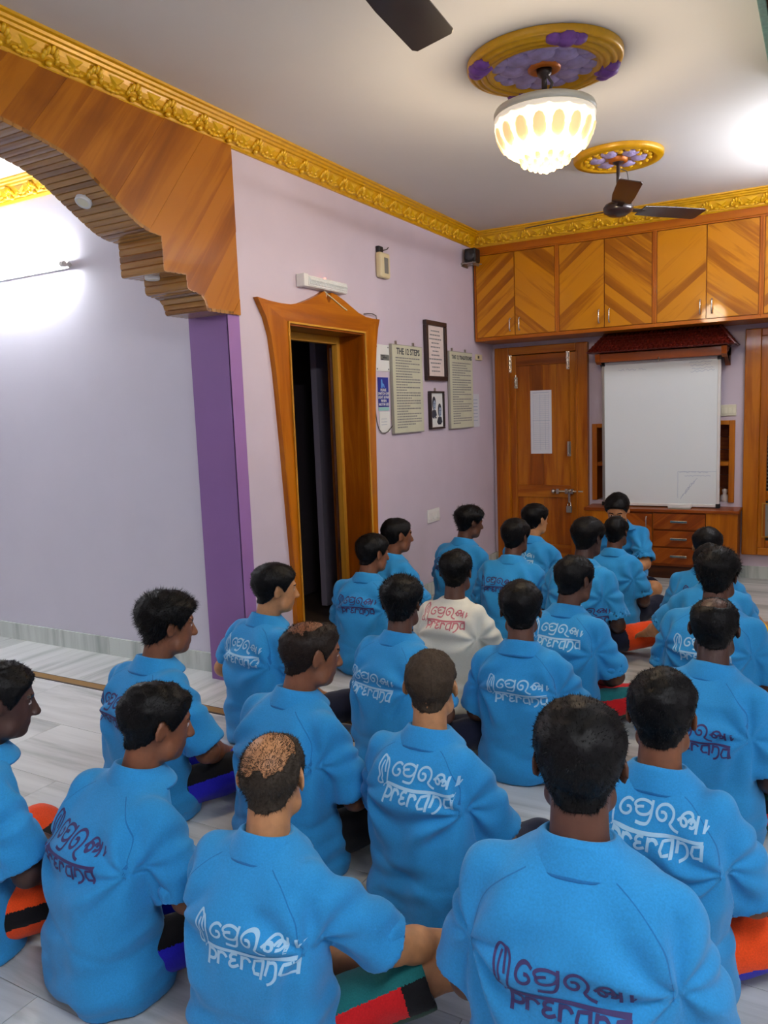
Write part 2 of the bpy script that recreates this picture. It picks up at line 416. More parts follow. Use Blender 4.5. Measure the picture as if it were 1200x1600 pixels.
# ================================================================== WOODEN ARCH
AP = [(1.70, 2.625), (1.85, 2.608), (2.004, 2.583), (2.084, 2.571), (2.167, 2.556), (2.268, 2.534), (2.358, 2.500), (2.435, 2.452), (2.516, 2.402), (2.583, 2.361), (2.642, 2.328), (2.70, 2.310), (2.78, 2.303),
      (2.783, 2.146), (2.928, 2.150), (2.931, 2.084), (2.96, 2.076), (2.985, 2.074), (3.022, 2.063), (3.045, 2.040), (3.056, 2.013), (3.06, 1.992), (3.317, 1.992)]
arch = thing('wooden_arch', 'varnished wooden arch with stepped curved ends spanning the opening to the side room', 'arch', (0, 1.70, 2.0))
prof = [(y-1.70, z-2.0) for y, z in AP]
right = prof; left = [(-y, z) for y, z in prof[::-1]]
outline = left[:-1]+right          # from one foot over the crown to the other
ZT = 2.86-2.0
panel = outline+[(outline[-1][0], ZT), (outline[0][0], ZT)]
bmp = bmesh.new(); bmp.faces.new([bmp.verts.new((u, v, 0)) for u, v in panel])
W_ = .105
for s in (1, -1):
    for k in range(-40, 41):
        nrm = Vector((-math.sin(math.radians(52)), math.cos(math.radians(52)), 0)) if s > 0 else Vector((math.sin(math.radians(52)), math.cos(math.radians(52)), 0))
        geo = [f for f in bmp.faces if (f.calc_center_median().x > 0) == (s > 0)] if k > -40 or s < 0 else list(bmp.faces)
        if k == -40 and s > 0: bmesh.ops.bisect_plane(bmp, geom=bmp.verts[:]+bmp.edges[:]+bmp.faces[:], plane_co=(0, 0, 0), plane_no=(1, 0, 0)); continue
        vs = set(v for f in geo for v in f.verts); es = set(e for f in geo for e in f.edges)
        bmesh.ops.bisect_plane(bmp, geom=list(vs)+list(es)+geo, plane_co=nrm*(k*W_+.03), plane_no=nrm)
for f in list(bmp.faces):
    if f.calc_area() < 2e-4: continue
    c = f.calc_center_median()
    plank_obj('plank', [(v.co.x, v.co.y) for v in f.verts], math.radians(52 if c.x > 0 else 128), M_left(0.0), .016 + .0012*((hash(round(c.x*50)) % 3)), 'veneer_arch', arch)
bmp.free()
# soffit: reeded ribs running across the wall thickness
def resample(pl, st):
    out = []
    for (a, b) in zip(pl[:-1], pl[1:]):
        L = math.hypot(b[0]-a[0], b[1]-a[1]); n = max(1, round(L/st))
        for i in range(n):
            t0, t1 = i/n, (i+1)/n
            out.append(((a[0]+(b[0]-a[0])*t0, a[1]+(b[1]-a[1])*t0), (a[0]+(b[0]-a[0])*t1, a[1]+(b[1]-a[1])*t1)))
    return out
for (a, b) in resample(outline, .034):
    d = Vector((b[0]-a[0], b[1]-a[1])); L = d.length
    if L < .006: continue
    d /= L; n = Vector((d.y, -d.x))       # points down out of the wood
    w = L/2-.001; pts = [(-w, -.012), (-w, .0), (-w*.85, .0035), (0, .0045), (w*.85, .0035), (w, .0), (w, -.012)]
    c = Vector(((a[0]+b[0])/2, (a[1]+b[1])/2))
    poly = [tuple(c+d*p+n*q) for p, q in pts]
    loc = [(p, q) for p, q in pts]
    o = MB().prism([(q, p) for p, q in pts], 'x', -(WT+.02)/2, (WT+.02)/2).build('rib', 'rib_wood', arch)
    # local x across the wall, local y = n, local z = d
    M = Matrix(((1, 0, 0, -WT/2+.008), (0, n.x, d.x, c.x), (0, n.y, d.y, c.y), (0, 0, 0, 1))); o.matrix_local = M
MB().prism(panel[::-1], 'x', -WT, -WT+.02).build('back_panel', 'veneer_arch', arch)
cv = MB()
cv.prism([(p[0], p[1]+.012) for p in outline]+[(outline[-1][0], ZT), (outline[0][0], ZT)], 'x', -WT+.02, -.002)
cv.build('core', 'frame_wood', arch)
# two downlights let into the soffit
def downlight(y, z, tilt, label):
    t = thing('downlight', label, 'lamp', (-.13, y, z))
    t.rotation_euler = (tilt, 0, 0)
    MB().lathe([(0, -.006), (.026, -.007), (.033, -.012), (.036, -.008), (.036, .012)], 24).build('rim', 'white_plastic', t, smooth=True)
    MB().lathe([(0, -.0065), (.025, -.0075)], 20).build('lens', 'ivory_switch', t)
downlight(2.475, 2.415, math.radians(-32), 'round white recessed lamp in the curved ribbed underside of the arch')
downlight(2.85, 2.14, 0, 'small oval recessed lamp under the lower step of the arch')

# ================================================================== DOORWAY in the arch wall
d1 = struct(empty('door_1')); d1['label'] = 'open doorway with flared and crested wooden surround'
out = [(3.655, 0), (3.655, .55), (3.612, 1.276), (3.580, 1.70), (3.552, 1.90), (3.515, 2.00), (3.448, 2.098), (3.56, 2.088), (3.66, 2.085), (3.75, 2.088), (3.84, 2.104), (3.94, 2.135), (4.04, 2.172), (4.10, 2.200), (4.142, 2.206)]
def mir(p): return (2*4.142-p[0]-.0, p[1])
full = out[:-1]
rt = [(4.63, 0), (4.65, .70), (4.672, 1.40), (4.70, 1.75), (4.725, 1.92), (4.75, 2.02), (4.778, 2.088), (4.68, 2.086), (4.591, 2.09), (4.50, 2.108), (4.42, 2.136), (4.33, 2.168), (4.25, 2.192), (4.20, 2.200)]
notch = [(4.115, 2.204), (4.128, 2.16), (4.142, 2.138), (4.158, 2.138), (4.172, 2.16), (4.185, 2.20)]
def surround_piece(name, poly, ang):
    return plank_obj(name, poly, ang, M_left(0.0), .032, 'frame_wood', d1)
surround_piece('side_board', out[:7]+[(3.714, DZ), (3.714, 0)], math.radians(92))
surround_piece('side_board', (rt[:7]+[(4.565, DZ), (4.565, 0)])[::-1], math.radians(88))
surround_piece('crest_board', (out[6:14]+notch+rt[::-1][:8]+[(4.565, DZ), (3.714, DZ)]), 0)
# thin proud beads round the opening
for a in ((3.708, 3.720, 0, DZ+.006), (4.559, 4.571, 0, DZ+.006)):
    bx('edge_bead', 'pale_wood', .032, .042, a[0], a[1], a[2], a[3], d1, grain='z', bevel=.002)
bx('edge_bead', 'pale_wood', .032, .042, 3.708, 4.571, DZ-.006, DZ+.006, d1, grain='y', bevel=.002)
# lining boards of the reveal and the inner frame
bx('lining_board', 'door_wood', -WT, .03, 3.714, 3.730, 0, DZ, d1, grain='z'); bx('lining_board', 'door_wood', -WT, .03, 4.549, 4.565, 0, DZ, d1, grain='z')
bx('lining_board', 'door_wood', -WT, .03, 3.73, 4.549, DZ-.016, DZ, d1, grain='y')
bx('inner_frame', 'pale_wood', -.20, -.155, 3.73, 3.755, 0, DZ-.016, d1, grain='z', bevel=.003); bx('inner_frame', 'pale_wood', -.20, -.155, 4.515, 4.549, 0, DZ-.016, d1, grain='z', bevel=.003)
bx('inner_frame', 'pale_wood', -.20, -.155, 3.755, 4.515, DZ-.065, DZ-.016, d1, grain='y', bevel=.003)
# leaf swung open into the dark room
lf = empty('door_leaf', (-.22, 4.515, 0)); lf.parent = d1; lf.rotation_euler = (0, 0, math.radians(-62))
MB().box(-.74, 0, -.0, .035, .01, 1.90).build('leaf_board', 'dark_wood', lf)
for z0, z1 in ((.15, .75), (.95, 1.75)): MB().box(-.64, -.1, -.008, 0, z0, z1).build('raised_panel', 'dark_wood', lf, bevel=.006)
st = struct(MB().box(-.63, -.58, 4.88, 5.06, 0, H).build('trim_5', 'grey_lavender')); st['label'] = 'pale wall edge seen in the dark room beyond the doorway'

# ================================================================== THINGS ON THE ARCH WALL
t = thing('emergency_lamp', 'white emergency strip lamp with ribbed lens above the doorway crest', 'lamp', (0, 4.10, 2.235))
MB().box(0, .055, -.235, .235, -.03, .035).build('housing', 'white_plastic', t, bevel=.006)
MB().box(0.003, .062, -.245, -.20, -.034, .039).build('end_cap', 'white_plastic', t, bevel=.004)
m = MB()
for i in range(26): m.tube([(.052, -.185+i*.0158, -.02), (.066, -.185+i*.0158, -.012), (.07, -.185+i*.0158, .005), (.06, -.185+i*.0158, .025)], .005, 6)
m.box(.05, .06, -.195, .225, -.024, .028); m.build('ribbed_lens', 'lamp_lens', t)
MB().ball((.03, .02, .042), .007, 10, 6).build('indicator_light', 'red_led', t, smooth=True)
MB().tube([(.03, .0, -.03), (.036, .03, -.05), (.038, .1, -.075), (.036, .2, -.11), (.036, .25, -.125)], .004, 6).build('cord', 'cream_plastic', t, smooth=True)
t = tag(MB().tube([(.036, 4.56, 2.105), (.03, 4.62, 2.115), (.03, 4.68, 2.118), (.02, 4.75, 2.112), (.012, 4.77, 2.09), (.008, 4.72, 1.9), (.008, 4.71, 1.6), (.008, 4.715, 1.46), (.008, 4.73, 1.39), (.008, 4.755, 1.34), (.010, 4.79, 1.315), (.012, 4.83, 1.31), (.014, 4.87, 1.32), (.02, 4.93, 1.36)], .0035, 6).build('cable', 'cable', smooth=True), 'thin grey cable looping down beside the doorway surround', 'cable')
t = thing('door_chime', 'beige upright wall unit with grey grille hung above the notices', 'chime', (0, 4.87, 2.46))
MB().box(0, .045, -.068, .068, -.085, .085).build('housing', 'cream_plastic', t, bevel=.014)
MB().box(.044, .049, -.02, .03, -.055, .05).build('grille', 'grey_plastic', t, bevel=.002)
MB().box(0, .03, -.06, .0, .085, .125).build('hanger', 'black_plastic', t, bevel=.006)
MB().tube([(.02, .0, .1), (.03, .05, .115), (.02, .09, .135)], .004, 6).build('wire', 'cable', t)
# speaker on a bracket beside the cabinets
t = thing('wall_speaker', 'small black loudspeaker on a bracket where the wall meets the overhead cupboards', 'speaker', (.075, 6.33, 2.735))
MB().box(-.05, .05, -.055, .055, -.055, .058).build('housing', 'black_plastic', t, bevel=.01)
MB().lathe([(0, -.060), (.012, -.066), (.018, -.058), (.036, -.064), (.042, -.057)], 20, axis='y').build('cone', 'speaker_cone', t, smooth=True)
m = MB(); m.box(-.075, .06, -.07, -.06, -.068, -.06); m.box(-.075, .06, .05, .06, -.068, -.06); m.box(-.075, -.065, -.07, .06, -.085, -.06); m.box(.03, .036, -.07, .06, -.08, -.056); m.build('bracket', 'steel', t)
# boards and papers: back plate, print, hangers
def lines_mesh(rows, w, y0, dy, h, rng, left=True, dash=True):
    m = MB(); z = y0
    for r in rows:
        L = w*r
        if dash:
            u = 0 if left else -L/2
            e = L if left else L/2
            while u < e-.004:
                k = min(rng.uniform(.012, .04), e-u); m.box(u, u+k, z-h/2, z+h/2, 0, .0006); u += k+.006
        z -= dy
    return m
def notice_board(y0, y1, z0, z1, title, label, seed, tsize):
    t = thing('notice_board', label, 'board', (0, (y0+y1)/2, (z0+z1)/2)); w, h = (y1-y0), (z1-z0); rng = random.Random(seed)
    MB().box(.004, .026, -w/2, w/2, -h/2, h/2).build('backing', 'poster_edge', t, bevel=.002)
    MB().box(.026, .0275, -w/2+.006, w/2-.006, -h/2+.006, h/2-.006).build('sheet', 'poster_cream', t)
    put_text('title', title, tsize, 'ink', t, frame_left(0.01, h/2-.05, .028), bold=True)
    rows = []
    for k in range(12):
        n = rng.choice((1, 2, 2, 3)); rows += [1]*(n-1)+[rng.uniform(.3, .9)]
    rows = rows[:27]; dy = (h-.12)/len(rows)
    m = lines_mesh(rows, w*.80, h/2-.095, dy, dy*.42, rng)
    o = m.build('printed_lines', 'ink_soft', t); o.matrix_local = frame_left(-w*.40, 0, .0278); o['kind'] = 'stuff'
    for s in (-.3, .27):
        MB().box(0, .012, s*w-.008, s*w+.008, h/2-.01, h/2+.026).build('hanger', 'steel', t)
    return t
notice_board(4.945, 5.425, 1.30, 1.937, 'THE 12 STEPS', 'cream board headed THE 12 STEPS on the lavender wall', 3, .062)
notice_board(5.92, 6.40, 1.30, 1.937, 'THE 12 TRADITIONS', 'cream board headed THE 12 TRADITIONS near the room corner', 5, .045)
def framed(name, y0, y1, z0, z1, fw, label, cat='picture'):
    t = thing(name, label, cat, (0, (y0+y1)/2, (z0+z1)/2)); a, b = (y1-y0)/2, (z1-z0)/2
    m = MB(); m.box(.002, .032, -a, a, b-fw, b); m.box(.002, .032, -a, a, -b, -b+fw); m.box(.002, .032, -a, -a+fw, -b+fw, b-fw); m.box(.002, .032, a-fw, a, -b+fw, b-fw)
    m.build('frame', 'frame_dark', t, bevel=.003); return t, a, b
t, a, b = framed('framed_text', 5.50, 5.875, 1.69, 2.15, .035, 'dark framed sheet of centred lettering hung between the two cream boards')
MB().box(.002, .014, -a+.03, a-.03, -b+.03, b-.03).build('sheet', 'parchment', t)
rng = random.Random(4); m = MB()
for k, wd_ in enumerate((.5, .62, .7, .45, .55, .35, .5, .75, .6, .45, .5)):
    z = b-.075-k*.031; L = (2*a-.07)*wd_; u = -L/2
    while u < L/2-.004: q = min(rng.uniform(.015, .04), L/2-u); m.box(.0142, .0148, u, u+q, z-.005, z+.005); u += q+.006
m.build('printed_lines', 'ink_soft', t)['kind'] = 'stuff'
t, a, b = framed('framed_photograph', 5.548, 5.80, 1.312, 1.608, .014, 'small black framed monochrome print of two heads below the framed lettering')
MB().box(.002, .016, -a+.01, a-.01, -b+.01, b-.01).build('sheet', 'paper_white', t)
m = MB(); fc = MB()
for (cy, cz, s) in ((-.045, .045, 1.0), (.055, -.01, 1.0)):
    m.lathe([(0, .0166), (.04*s, .0164)], 20, c=(0, 0, 0), axis='x')
    n = len(m.v)
    m.v[-40:] = [(x, y*.85+cy, z*1.35+cz+.008) for x, y, z in m.v[-40:]]
    m.prism([(cy-.055, cz-.085), (cy-.03, cz-.045), (cy+.03, cz-.045), (cy+.045, cz-.085), (cy+.02, cz-.10), (cy-.03, cz-.105)], 'x', .016, .0166)
    fc.lathe([(0, .0172), (.031*s, .017)], 20, axis='x'); fc.v[-40:] = [(x, y*.8+cy+.006, z*1.25+cz-.006) for x, y, z in fc.v[-40:]]
m.build('portrait_ink', 'ink', t); fc.build('portrait_face', 'ink_faint', t)
m = MB()
for (cy, cz) in ((-.045, .045), (.055, -.01)):
    for s in (-1, 1): m.box(.0172, .0176, cy+.006+s*.011-.006, cy+.006+s*.011+.006, cz+.004, cz+.009)
    m.box(.0172, .0176, cy-.004, cy+.016, cz-.026, cz-.021); m.box(.0172, .0176, cy+.004, cy+.009, cz-.012, cz+.002)
m.box(.0162, .0166, -.07, -.045, -.065, -.055); m.box(.0162, .0166, -.035, -.005, -.065, -.055); m.box(.0162, .0166, .03, .08, -.115, -.105); m.build('features', 'ink', t)
MB().box(0, .01, -.01, .01, b-.005, b+.025).build('hanger', 'steel', t)
def sheet(name, y0, y1, z0, z1, mat, label, cat='paper', x=.002):
    t = thing(name, label, cat, (x, (y0+y1)/2, (z0+z1)/2)); a, b = (y1-y0)/2, (z1-z0)/2
    MB().box(0, .0015, -a, a, -b, b).build('sheet', mat, t); return t, a, b
t, a, b = sheet('paper_notice', 4.752, 4.944, 1.742, 1.925, 'paper_white', 'white pinned card with a grey box beside the top of the doorway', x=.003)
MB().box(.0015, .0022, -.03, a-.005, -.015, .025).build('grey_box', 'grey_plastic', t)
m = MB()
for y in (-a+.015, a-.015):
    for z in (-b+.015, b-.015): m.lathe([(0, .004), (.005, .003), (.006, .0015)], 8, (0, y, z), axis='x')
m.build('pin', 'ink', t)
m = MB(); m.box(.0022, .0026, -.02, .03, .012, .018); m.box(.0022, .0026, .0, .06, 0, .006); m.box(.0022, .0026, -.02, .01, -.012, -.006); m.build('printed_lines', 'ink', t)['kind'] = 'stuff'
t, a, b = sheet('blue_notice', 4.768, 4.918, 1.495, 1.70, 'notice_blue', 'blue switch-off notice with white lettering beside the doorway', 'notice')
MB().prism([(-.03, .03), (-.03, .088), (-.012, .088), (-.008, .062), (.012, .055), (.022, .03), (.004, .034), (-.006, .05), (-.012, .03)], 'x', .0015, .0022).build('hand_symbol', 'notice_cyan', t)
for k, s in enumerate(('PLEASE', 'SWITCH OFF', 'LIGHT & FAN', 'WHEN', 'NOT IN USE')):
    put_text('lettering', s, .026, 'paper_white', t, frame_left(0, .014-k*.025, .0018), bold=True)
MB().box(.0, .0015, -a, a, -b-.026, -b-.002).build('teal_band', 'notice_teal', t)
t, a, b = sheet('paper_notice', 4.775, 4.925, 1.316, 1.462, 'paper_white', 'blank white paper low beside the doorway, under the blue notice')
m = MB(); [m.box(.0015, .002, -.05, .03, .02-.02*k, .023-.02*k) for k in range(3)]; m.build('printed_lines', 'ink_faint', t)['kind'] = 'stuff'
t, a, b = sheet('paper_notice', 6.405, 6.585, 1.30, 1.59, 'paper', 'pale paper on the wall between the twelve traditions board and the corner')
m = MB(); [m.box(.0015, .002, -.06, .05, .09-.03*k, .096-.03*k) for k in range(7)]; m.build('printed_lines', 'ink_faint', t)['kind'] = 'stuff'
t = thing('wall_switch', 'small cream fitting on the wall under the overhead cupboard corner', 'switch', (0, 6.58, 1.91))
MB().box(0, .02, -.06, .06, -.025, .025).build('plate', 'cream_plastic', t, bevel=.004); MB().box(.02, .026, -.045, -.02, -.012, .012).build('button', 'cable', t, bevel=.002)
def switch_plate(M, w, h, n, label, knobs='white_plastic'):
    t = thing('switch_plate', label, 'switch'); t.matrix_world = M
    MB().box(-w/2, w/2, -h/2, h/2, 0, .012).build('plate', knobs, t, bevel=.004)
    for k in range(n):
        u = -w/2+w*(k+.5)/n; MB().prism([(-h*.26, .012), (h*.26, .012), (h*.26, .014), (0, .017), (-h*.26, .021)], 'x', u-w/n*.33, u+w/n*.33).build('rocker', knobs, t)
    return t
switch_plate(frame_left(5.58, .628), .21, .105, 3, 'white socket plate low on the lavender wall below the boards')
# ================================================================== OVERHEAD CUPBOARDS
CB, CT = 2.04, 2.775
def herring(door, w, h, ang, mat, n_off):
    """planks laid at an angle over a door leaf, local u,v centred"""
    a = math.radians(ang); nx, ny = -math.sin(a), math.cos(a); pw = .062
    rect = [(-w/2, -h/2), (w/2, -h/2), (w/2, h/2), (-w/2, h/2)]
    for k in range(-12, 13):
        p = clip_poly(clip_poly(rect, nx, ny, (k+1)*pw+n_off), -nx, -ny, -(k*pw+n_off))
        if len(p) < 3: continue
        ar = abs(sum(p[i][0]*p[(i+1) % len(p)][1]-p[(i+1) % len(p)][0]*p[i][1] for i in range(len(p)))/2)
        if ar < 1.5e-4: continue
        plank_obj('plank', p, a, M_back(0, 0, 0), .0045+.0006*((k*7) % 3), mat, door)
def pull(parent, M, L=.1, mat='chrome'):
    m = MB(); m.tube([(0, -L/2, 0), (0, -L/2, .018), (0, -L*.3, .026), (0, 0, .022), (0, L*.3, .026), (0, L/2, .018), (0, L/2, 0)], .0055, 8)
    m.ball((0, -L/2, .006), .009, 8, 5); m.ball((0, L/2, .006), .009, 8, 5)
    o = m.build('handle', mat, parent, smooth=True); o.matrix_local = M; return o
UN = [(.015, .748), (.748, 1.522), (1.522, 2.275), (2.275, 2.775)]
LB = ['overhead herringbone cupboard pair beside the black speaker, above the wooden door', 'overhead herringbone cupboard pair above the tiled canopy start',
      'overhead herringbone cupboard pair above the whiteboard, catching the lamp reflection', 'overhead cupboard cut off by the picture edge, above the wooden window frame']
LB[1] = 'overhead herringbone cupboard pair between the corner pair and the one catching the lamp reflection'
for i, (x0, x1) in enumerate(UN):
    t = thing('overhead_cupboard', LB[i], 'cupboard', ((x0+x1)/2, YC, CB), 0, 'overhead cupboards'); w = x1-x0; h = CT-CB
    m = MB(); m.box(-w/2, w/2, .02, YB-YC-.002, 0, .02); m.box(-w/2, w/2, .02, YB-YC-.002, h-.02, h); m.box(-w/2, -w/2+.018, .02, YB-YC-.002, .02, h-.02); m.box(w/2-.018, w/2, .02, YB-YC-.002, .02, h-.02); m.box(-w/2, w/2, YB-YC-.02, YB-YC-.004, .02, h-.02)
    m.build('carcass', 'frame_wood', t)
    bx('face_rail', 'rail_wood', -w/2, w/2, -.004, .02, 0, .028, t, grain='x', bevel=.002); bx('face_rail', 'rail_wood', -w/2, w/2, -.004, .02, h-.012, h, t, grain='x')
    for s in (-1, 1): bx('face_stile', 'rail_wood', s*w/2-(.017 if s > 0 else 0), s*w/2+(.017 if s < 0 else 0), -.004, .02, .028, h-.012, t, grain='z', bevel=.002)
    dw = (w-.034)/2-.003; dh = h-.046
    for s in (-1, 1):
        if i == 3 and s > 0: pass
        d = empty('door', (s*(dw/2+.0015), 0, .031+dh/2)); d.parent = t
        MB().box(-dw/2, dw/2, .001, .018, -dh/2, dh/2).build('leaf', 'frame_wood', d)
        herring(d, dw-.006, dh-.006, 40 if s < 0 else -40, 'veneer', .01*i)
        M = M_back(0, 0, 0) @ Matrix.Translation((-s*(dw/2-.04), -dh/2+.09, .006)); pull(d, M)
t = thing('cornice_board', 'plain orange wood fascia between the overhead cupboards and the gilded cornice', 'fascia', (0, YC, CT))
bx('board', 'rail_wood', .002, XR-.002, -.006, .02, .001, .06, t, grain='x', bevel=.003)
MB().box(.002, XR-.002, .02, .43, .001, .06).build('filler', 'frame_wood', t)

# ================================================================== DOOR in the back wall
d2 = struct(empty('door_2', (0, YB, 0))); d2['label'] = 'closed varnished door with bolt and padlock in the back wall'
bx('door_frame', 'door_wood', .04, .175, -.055, .04, 0, 2.0, d2, grain='z', bevel=.006); bx('door_frame', 'door_wood', .79, .895, -.055, .04, 0, 2.0, d2, grain='z', bevel=.006)
bx('door_frame', 'door_wood', .175, .79, -.055, .04, 1.93, 2.0, d2, grain='x', bevel=.006)
for x in (.165, .80): bx('door_bead', 'frame_wood', x-.008, x+.008, -.062, -.05, 0, 1.935, d2, grain='z', bevel=.003)
lf = empty('door_leaf', (.4825, 0, 0)); lf.parent = d2
W2 = .30
for s in (-1, 1): bx('stile', 'door_wood', s*W2-.052, s*W2+.052, -.03, .03, .02, 1.925, lf, grain='z', bevel=.003)
for z0, z1 in ((1.83, 1.925), (.635, .745), (.03, .20)): bx('rail', 'door_wood', -W2+.052, W2-.052, -.03, .03, z0, z1, lf, grain='x', bevel=.003)
for z0, z1 in ((.745, 1.83), (.20, .635)):
    n = 4; st = (2*W2-.104)/n
    for k in range(n): bx('panel_board', 'door_wood', -W2+.052+k*st+.0006, -W2+.052+(k+1)*st-.0006, -.014, .02, z0, z1, lf, grain='z')
# tower bolts, latch, sliding bolt
def tower_bolt(x, z, L, label=None):
    m = MB(); m.box(-.014, .014, -.004, 0, -L/2, L/2); m.tube([(0, -.012, -L/2+.01), (0, -.012, L/2+.02)], .006, 8)
    for k in (-.35, .1, .4): m.box(-.012, .012, -.02, -.003, k*L-.008, k*L+.008)
    m.tube([(0, -.012, -.1*L), (0, -.035, -.1*L)], .005, 8); m.build('tower_bolt', 'chrome', lf, (x, -.0305, z), smooth=False)
tower_bolt(-.30, 1.86, .17); tower_bolt(.235, 1.86, .17); tower_bolt(-.245, 1.68, .1)
m = MB(); m.box(-.016, .016, -.006, 0, -.065, .065); m.tube([(0, -.006, -.05), (0, -.035, -.045), (0, -.035, .045), (0, -.006, .05)], .008, 8); m.build('door_handle', 'steel', lf, (.24, -.03, 1.075))
m = MB(); m.tube([(-.10, -.02, 0), (.17, -.02, 0)], .010, 10); m.ball((-.10, -.024, 0), .022, 12, 8)
for x in (-.06, .02, .07): m.box(x-.012, x+.012, -.036, 0, -.022, .022)
m.ball((.05, -.03, .008), .018, 10, 6); m.box(.035, .055, -.03, -.022, -.1, -.01); m.build('sliding_bolt', 'chrome', lf, (.20, -.03, .695), smooth=False)
t = thing('padlock', 'steel padlock hanging from the bolt of the back door', 'padlock', (.727, YB-.062, .545))
MB().box(-.024, .024, -.012, .012, -.04, .018).build('case', 'steel', t, bevel=.004)
MB().tube([(-.015, 0, .015), (-.015, 0, .04), (-.008, 0, .056), (.008, 0, .056), (.015, 0, .04), (.015, 0, .015)], .0045, 8).build('shackle', 'chrome', t, smooth=True)
t = thing('door_notice', 'long white printed form taped to the back door', 'paper', (.462, YB-.0142, 1.318))
MB().box(-.098, .098, -.002, 0, -.285, .285).build('sheet', 'paper', t)
m = MB(); m.box(-.075, .075, -.0026, -.002, .262, .266); m.box(-.08, .08, -.0026, -.002, .012, .016)
for k in range(12): m.box(-.07, .07, -.0024, -.002, .235-.018*k, .2366-.018*k)
for k in range(13): m.box(-.07, .07, -.0024, -.002, -.015-.019*k, -.0134-.019*k)
for x in (-.072, -.01, .04, .072): m.box(x-.0008, x+.0008, -.0024, -.002, -.25, .25)
m.build('printed_lines', 'ink_faint', t)['kind'] = 'stuff'

# ================================================================== NICHE SHELF, WHITEBOARD, CANOPY, LOW CABINET
t = thing('niche_shelf', 'dark wooden shelf unit set in the wall behind the whiteboard', 'shelf', (1.5, YB, .62))
for s in (-1, 1):
    bx('frame_post', 'frame_wood', s*.555-.022, s*.555+.022, -.02, .17, .0, .67, t, grain='z', bevel=.003)
bx('frame_rail', 'frame_wood', -.533, .533, -.02, .17, .635, .67, t, grain='x', bevel=.003); bx('shelf_board', 'frame_wood', -.533, .533, -.005, .17, .30, .335, t, grain='x', bevel=.003)
for x in (-.35, .0, .35): bx('divider', 'cabinet_red', x-.01, x+.01, 0, .17, .0, .30, t, grain='z')
for k in range(6): bx('back_board', 'cabinet_red', -.533, .533, .165, .18, .0+k*.106+.001, .0+(k+1)*.106-.001, t, grain='x')
t = thing('ornament', 'small white and pink object on the niche shelf beside the whiteboard edge', 'ornament', (2.0, YB+.05, .621))
MB().lathe([(0, 0), (.03, 0), (.036, .02), (.03, .05), (.014, .062), (.02, .08), (.02, .10), (0, .108)], 16).build('body', 'parchment', t, smooth=True)
t = thing('whiteboard', 'large upright whiteboard leaning on the low cabinet under the tiled canopy', 'whiteboard', (1.514, 6.80, .605))
t.rotation_euler = (math.radians(1.2), 0, 0); bw, bh = .456, 1.185
MB().box(-bw, bw, -.004, .012, 0, bh).build('panel', 'board_white', t)
for s in (-1, 1): bx('frame_rail', 'steel' if s < 0 else 'white_plastic', s*bw-.011, s*bw+.011, -.012, .016, 0, bh, t, grain='z', bevel=.003)
for z in (0, bh): bx('frame_rail', 'white_plastic', -bw+.011, bw-.011, -.012, .016, z-.011, z+.011, t, grain='x', bevel=.003)
for s in (-1, 1):
    for z in (0, bh): MB().box(s*bw-.017, s*bw+.017, -.016, .018, z-.017, z+.017).build('corner_cap', 'black_plastic', t, bevel=.004)
MB().tube([(0, -.004, bh-.002), (0, -.012, bh+.014), (0, -.004, bh+.02)], .008, 8).build('clip', 'chrome', t)
rng = random.Random(9); m = MB()
def scribble(x, z, L, hgt, ang=0, wdt=.0035):
    ca, sa = math.cos(ang), math.sin(ang); n = max(3, int(L/.012)); pts = []
    for k in range(n+1): u = L*k/n; v = rng.uniform(-hgt, hgt); pts.append((x+u*ca-v*sa, z+u*sa+v*ca))
    for p, q in zip(pts[:-1], pts[1:]):
        d = Vector((q[0]-p[0], q[1]-p[1])); 
        if d.length < 1e-5: continue
        e = Vector((-d.y, d.x)).normalized()*wdt/2
        m.add([(p[0]+e.x, -.0046, p[1]+e.y), (q[0]+e.x, -.0046, q[1]+e.y), (q[0]-e.x, -.0046, q[1]-e.y), (p[0]-e.x, -.0046, p[1]-e.y)], [(0, 1, 2, 3)])
for (x, L) in ((-.33, .05), (-.265, .08), (-.165, .06)): scribble(x, bh-.055, L, .009)
for k, (x, L) in enumerate(((.23, .17), (.24, .15), (.25, .16), (.24, .18))): scribble(x, bh-.03-k*.024, L, .007, .05)
scribble(.16, .275, .22, .005); scribble(.20, .245, .20, .005); scribble(.15, .28, .0+.29, .0008); scribble(.148, .06, .22, .0008, PI/2)
for k in range(3): scribble(.165+.02*k, .055+.02*k, .16, .006, .95)
m.build('faint_writing', 'marker_faint', t)['kind'] = 'stuff'
t = thing('board_eraser', 'flat white tray piece on the cabinet edge below the whiteboard', 'eraser', (1.69, 6.715, .592))
MB().box(-.09, .09, -.025, .03, 0, .035).build('body', 'white_plastic', t, bevel=.006); MB().box(-.085, .085, -.027, .025, -.006, .001).build('felt', 'poster_edge', t)
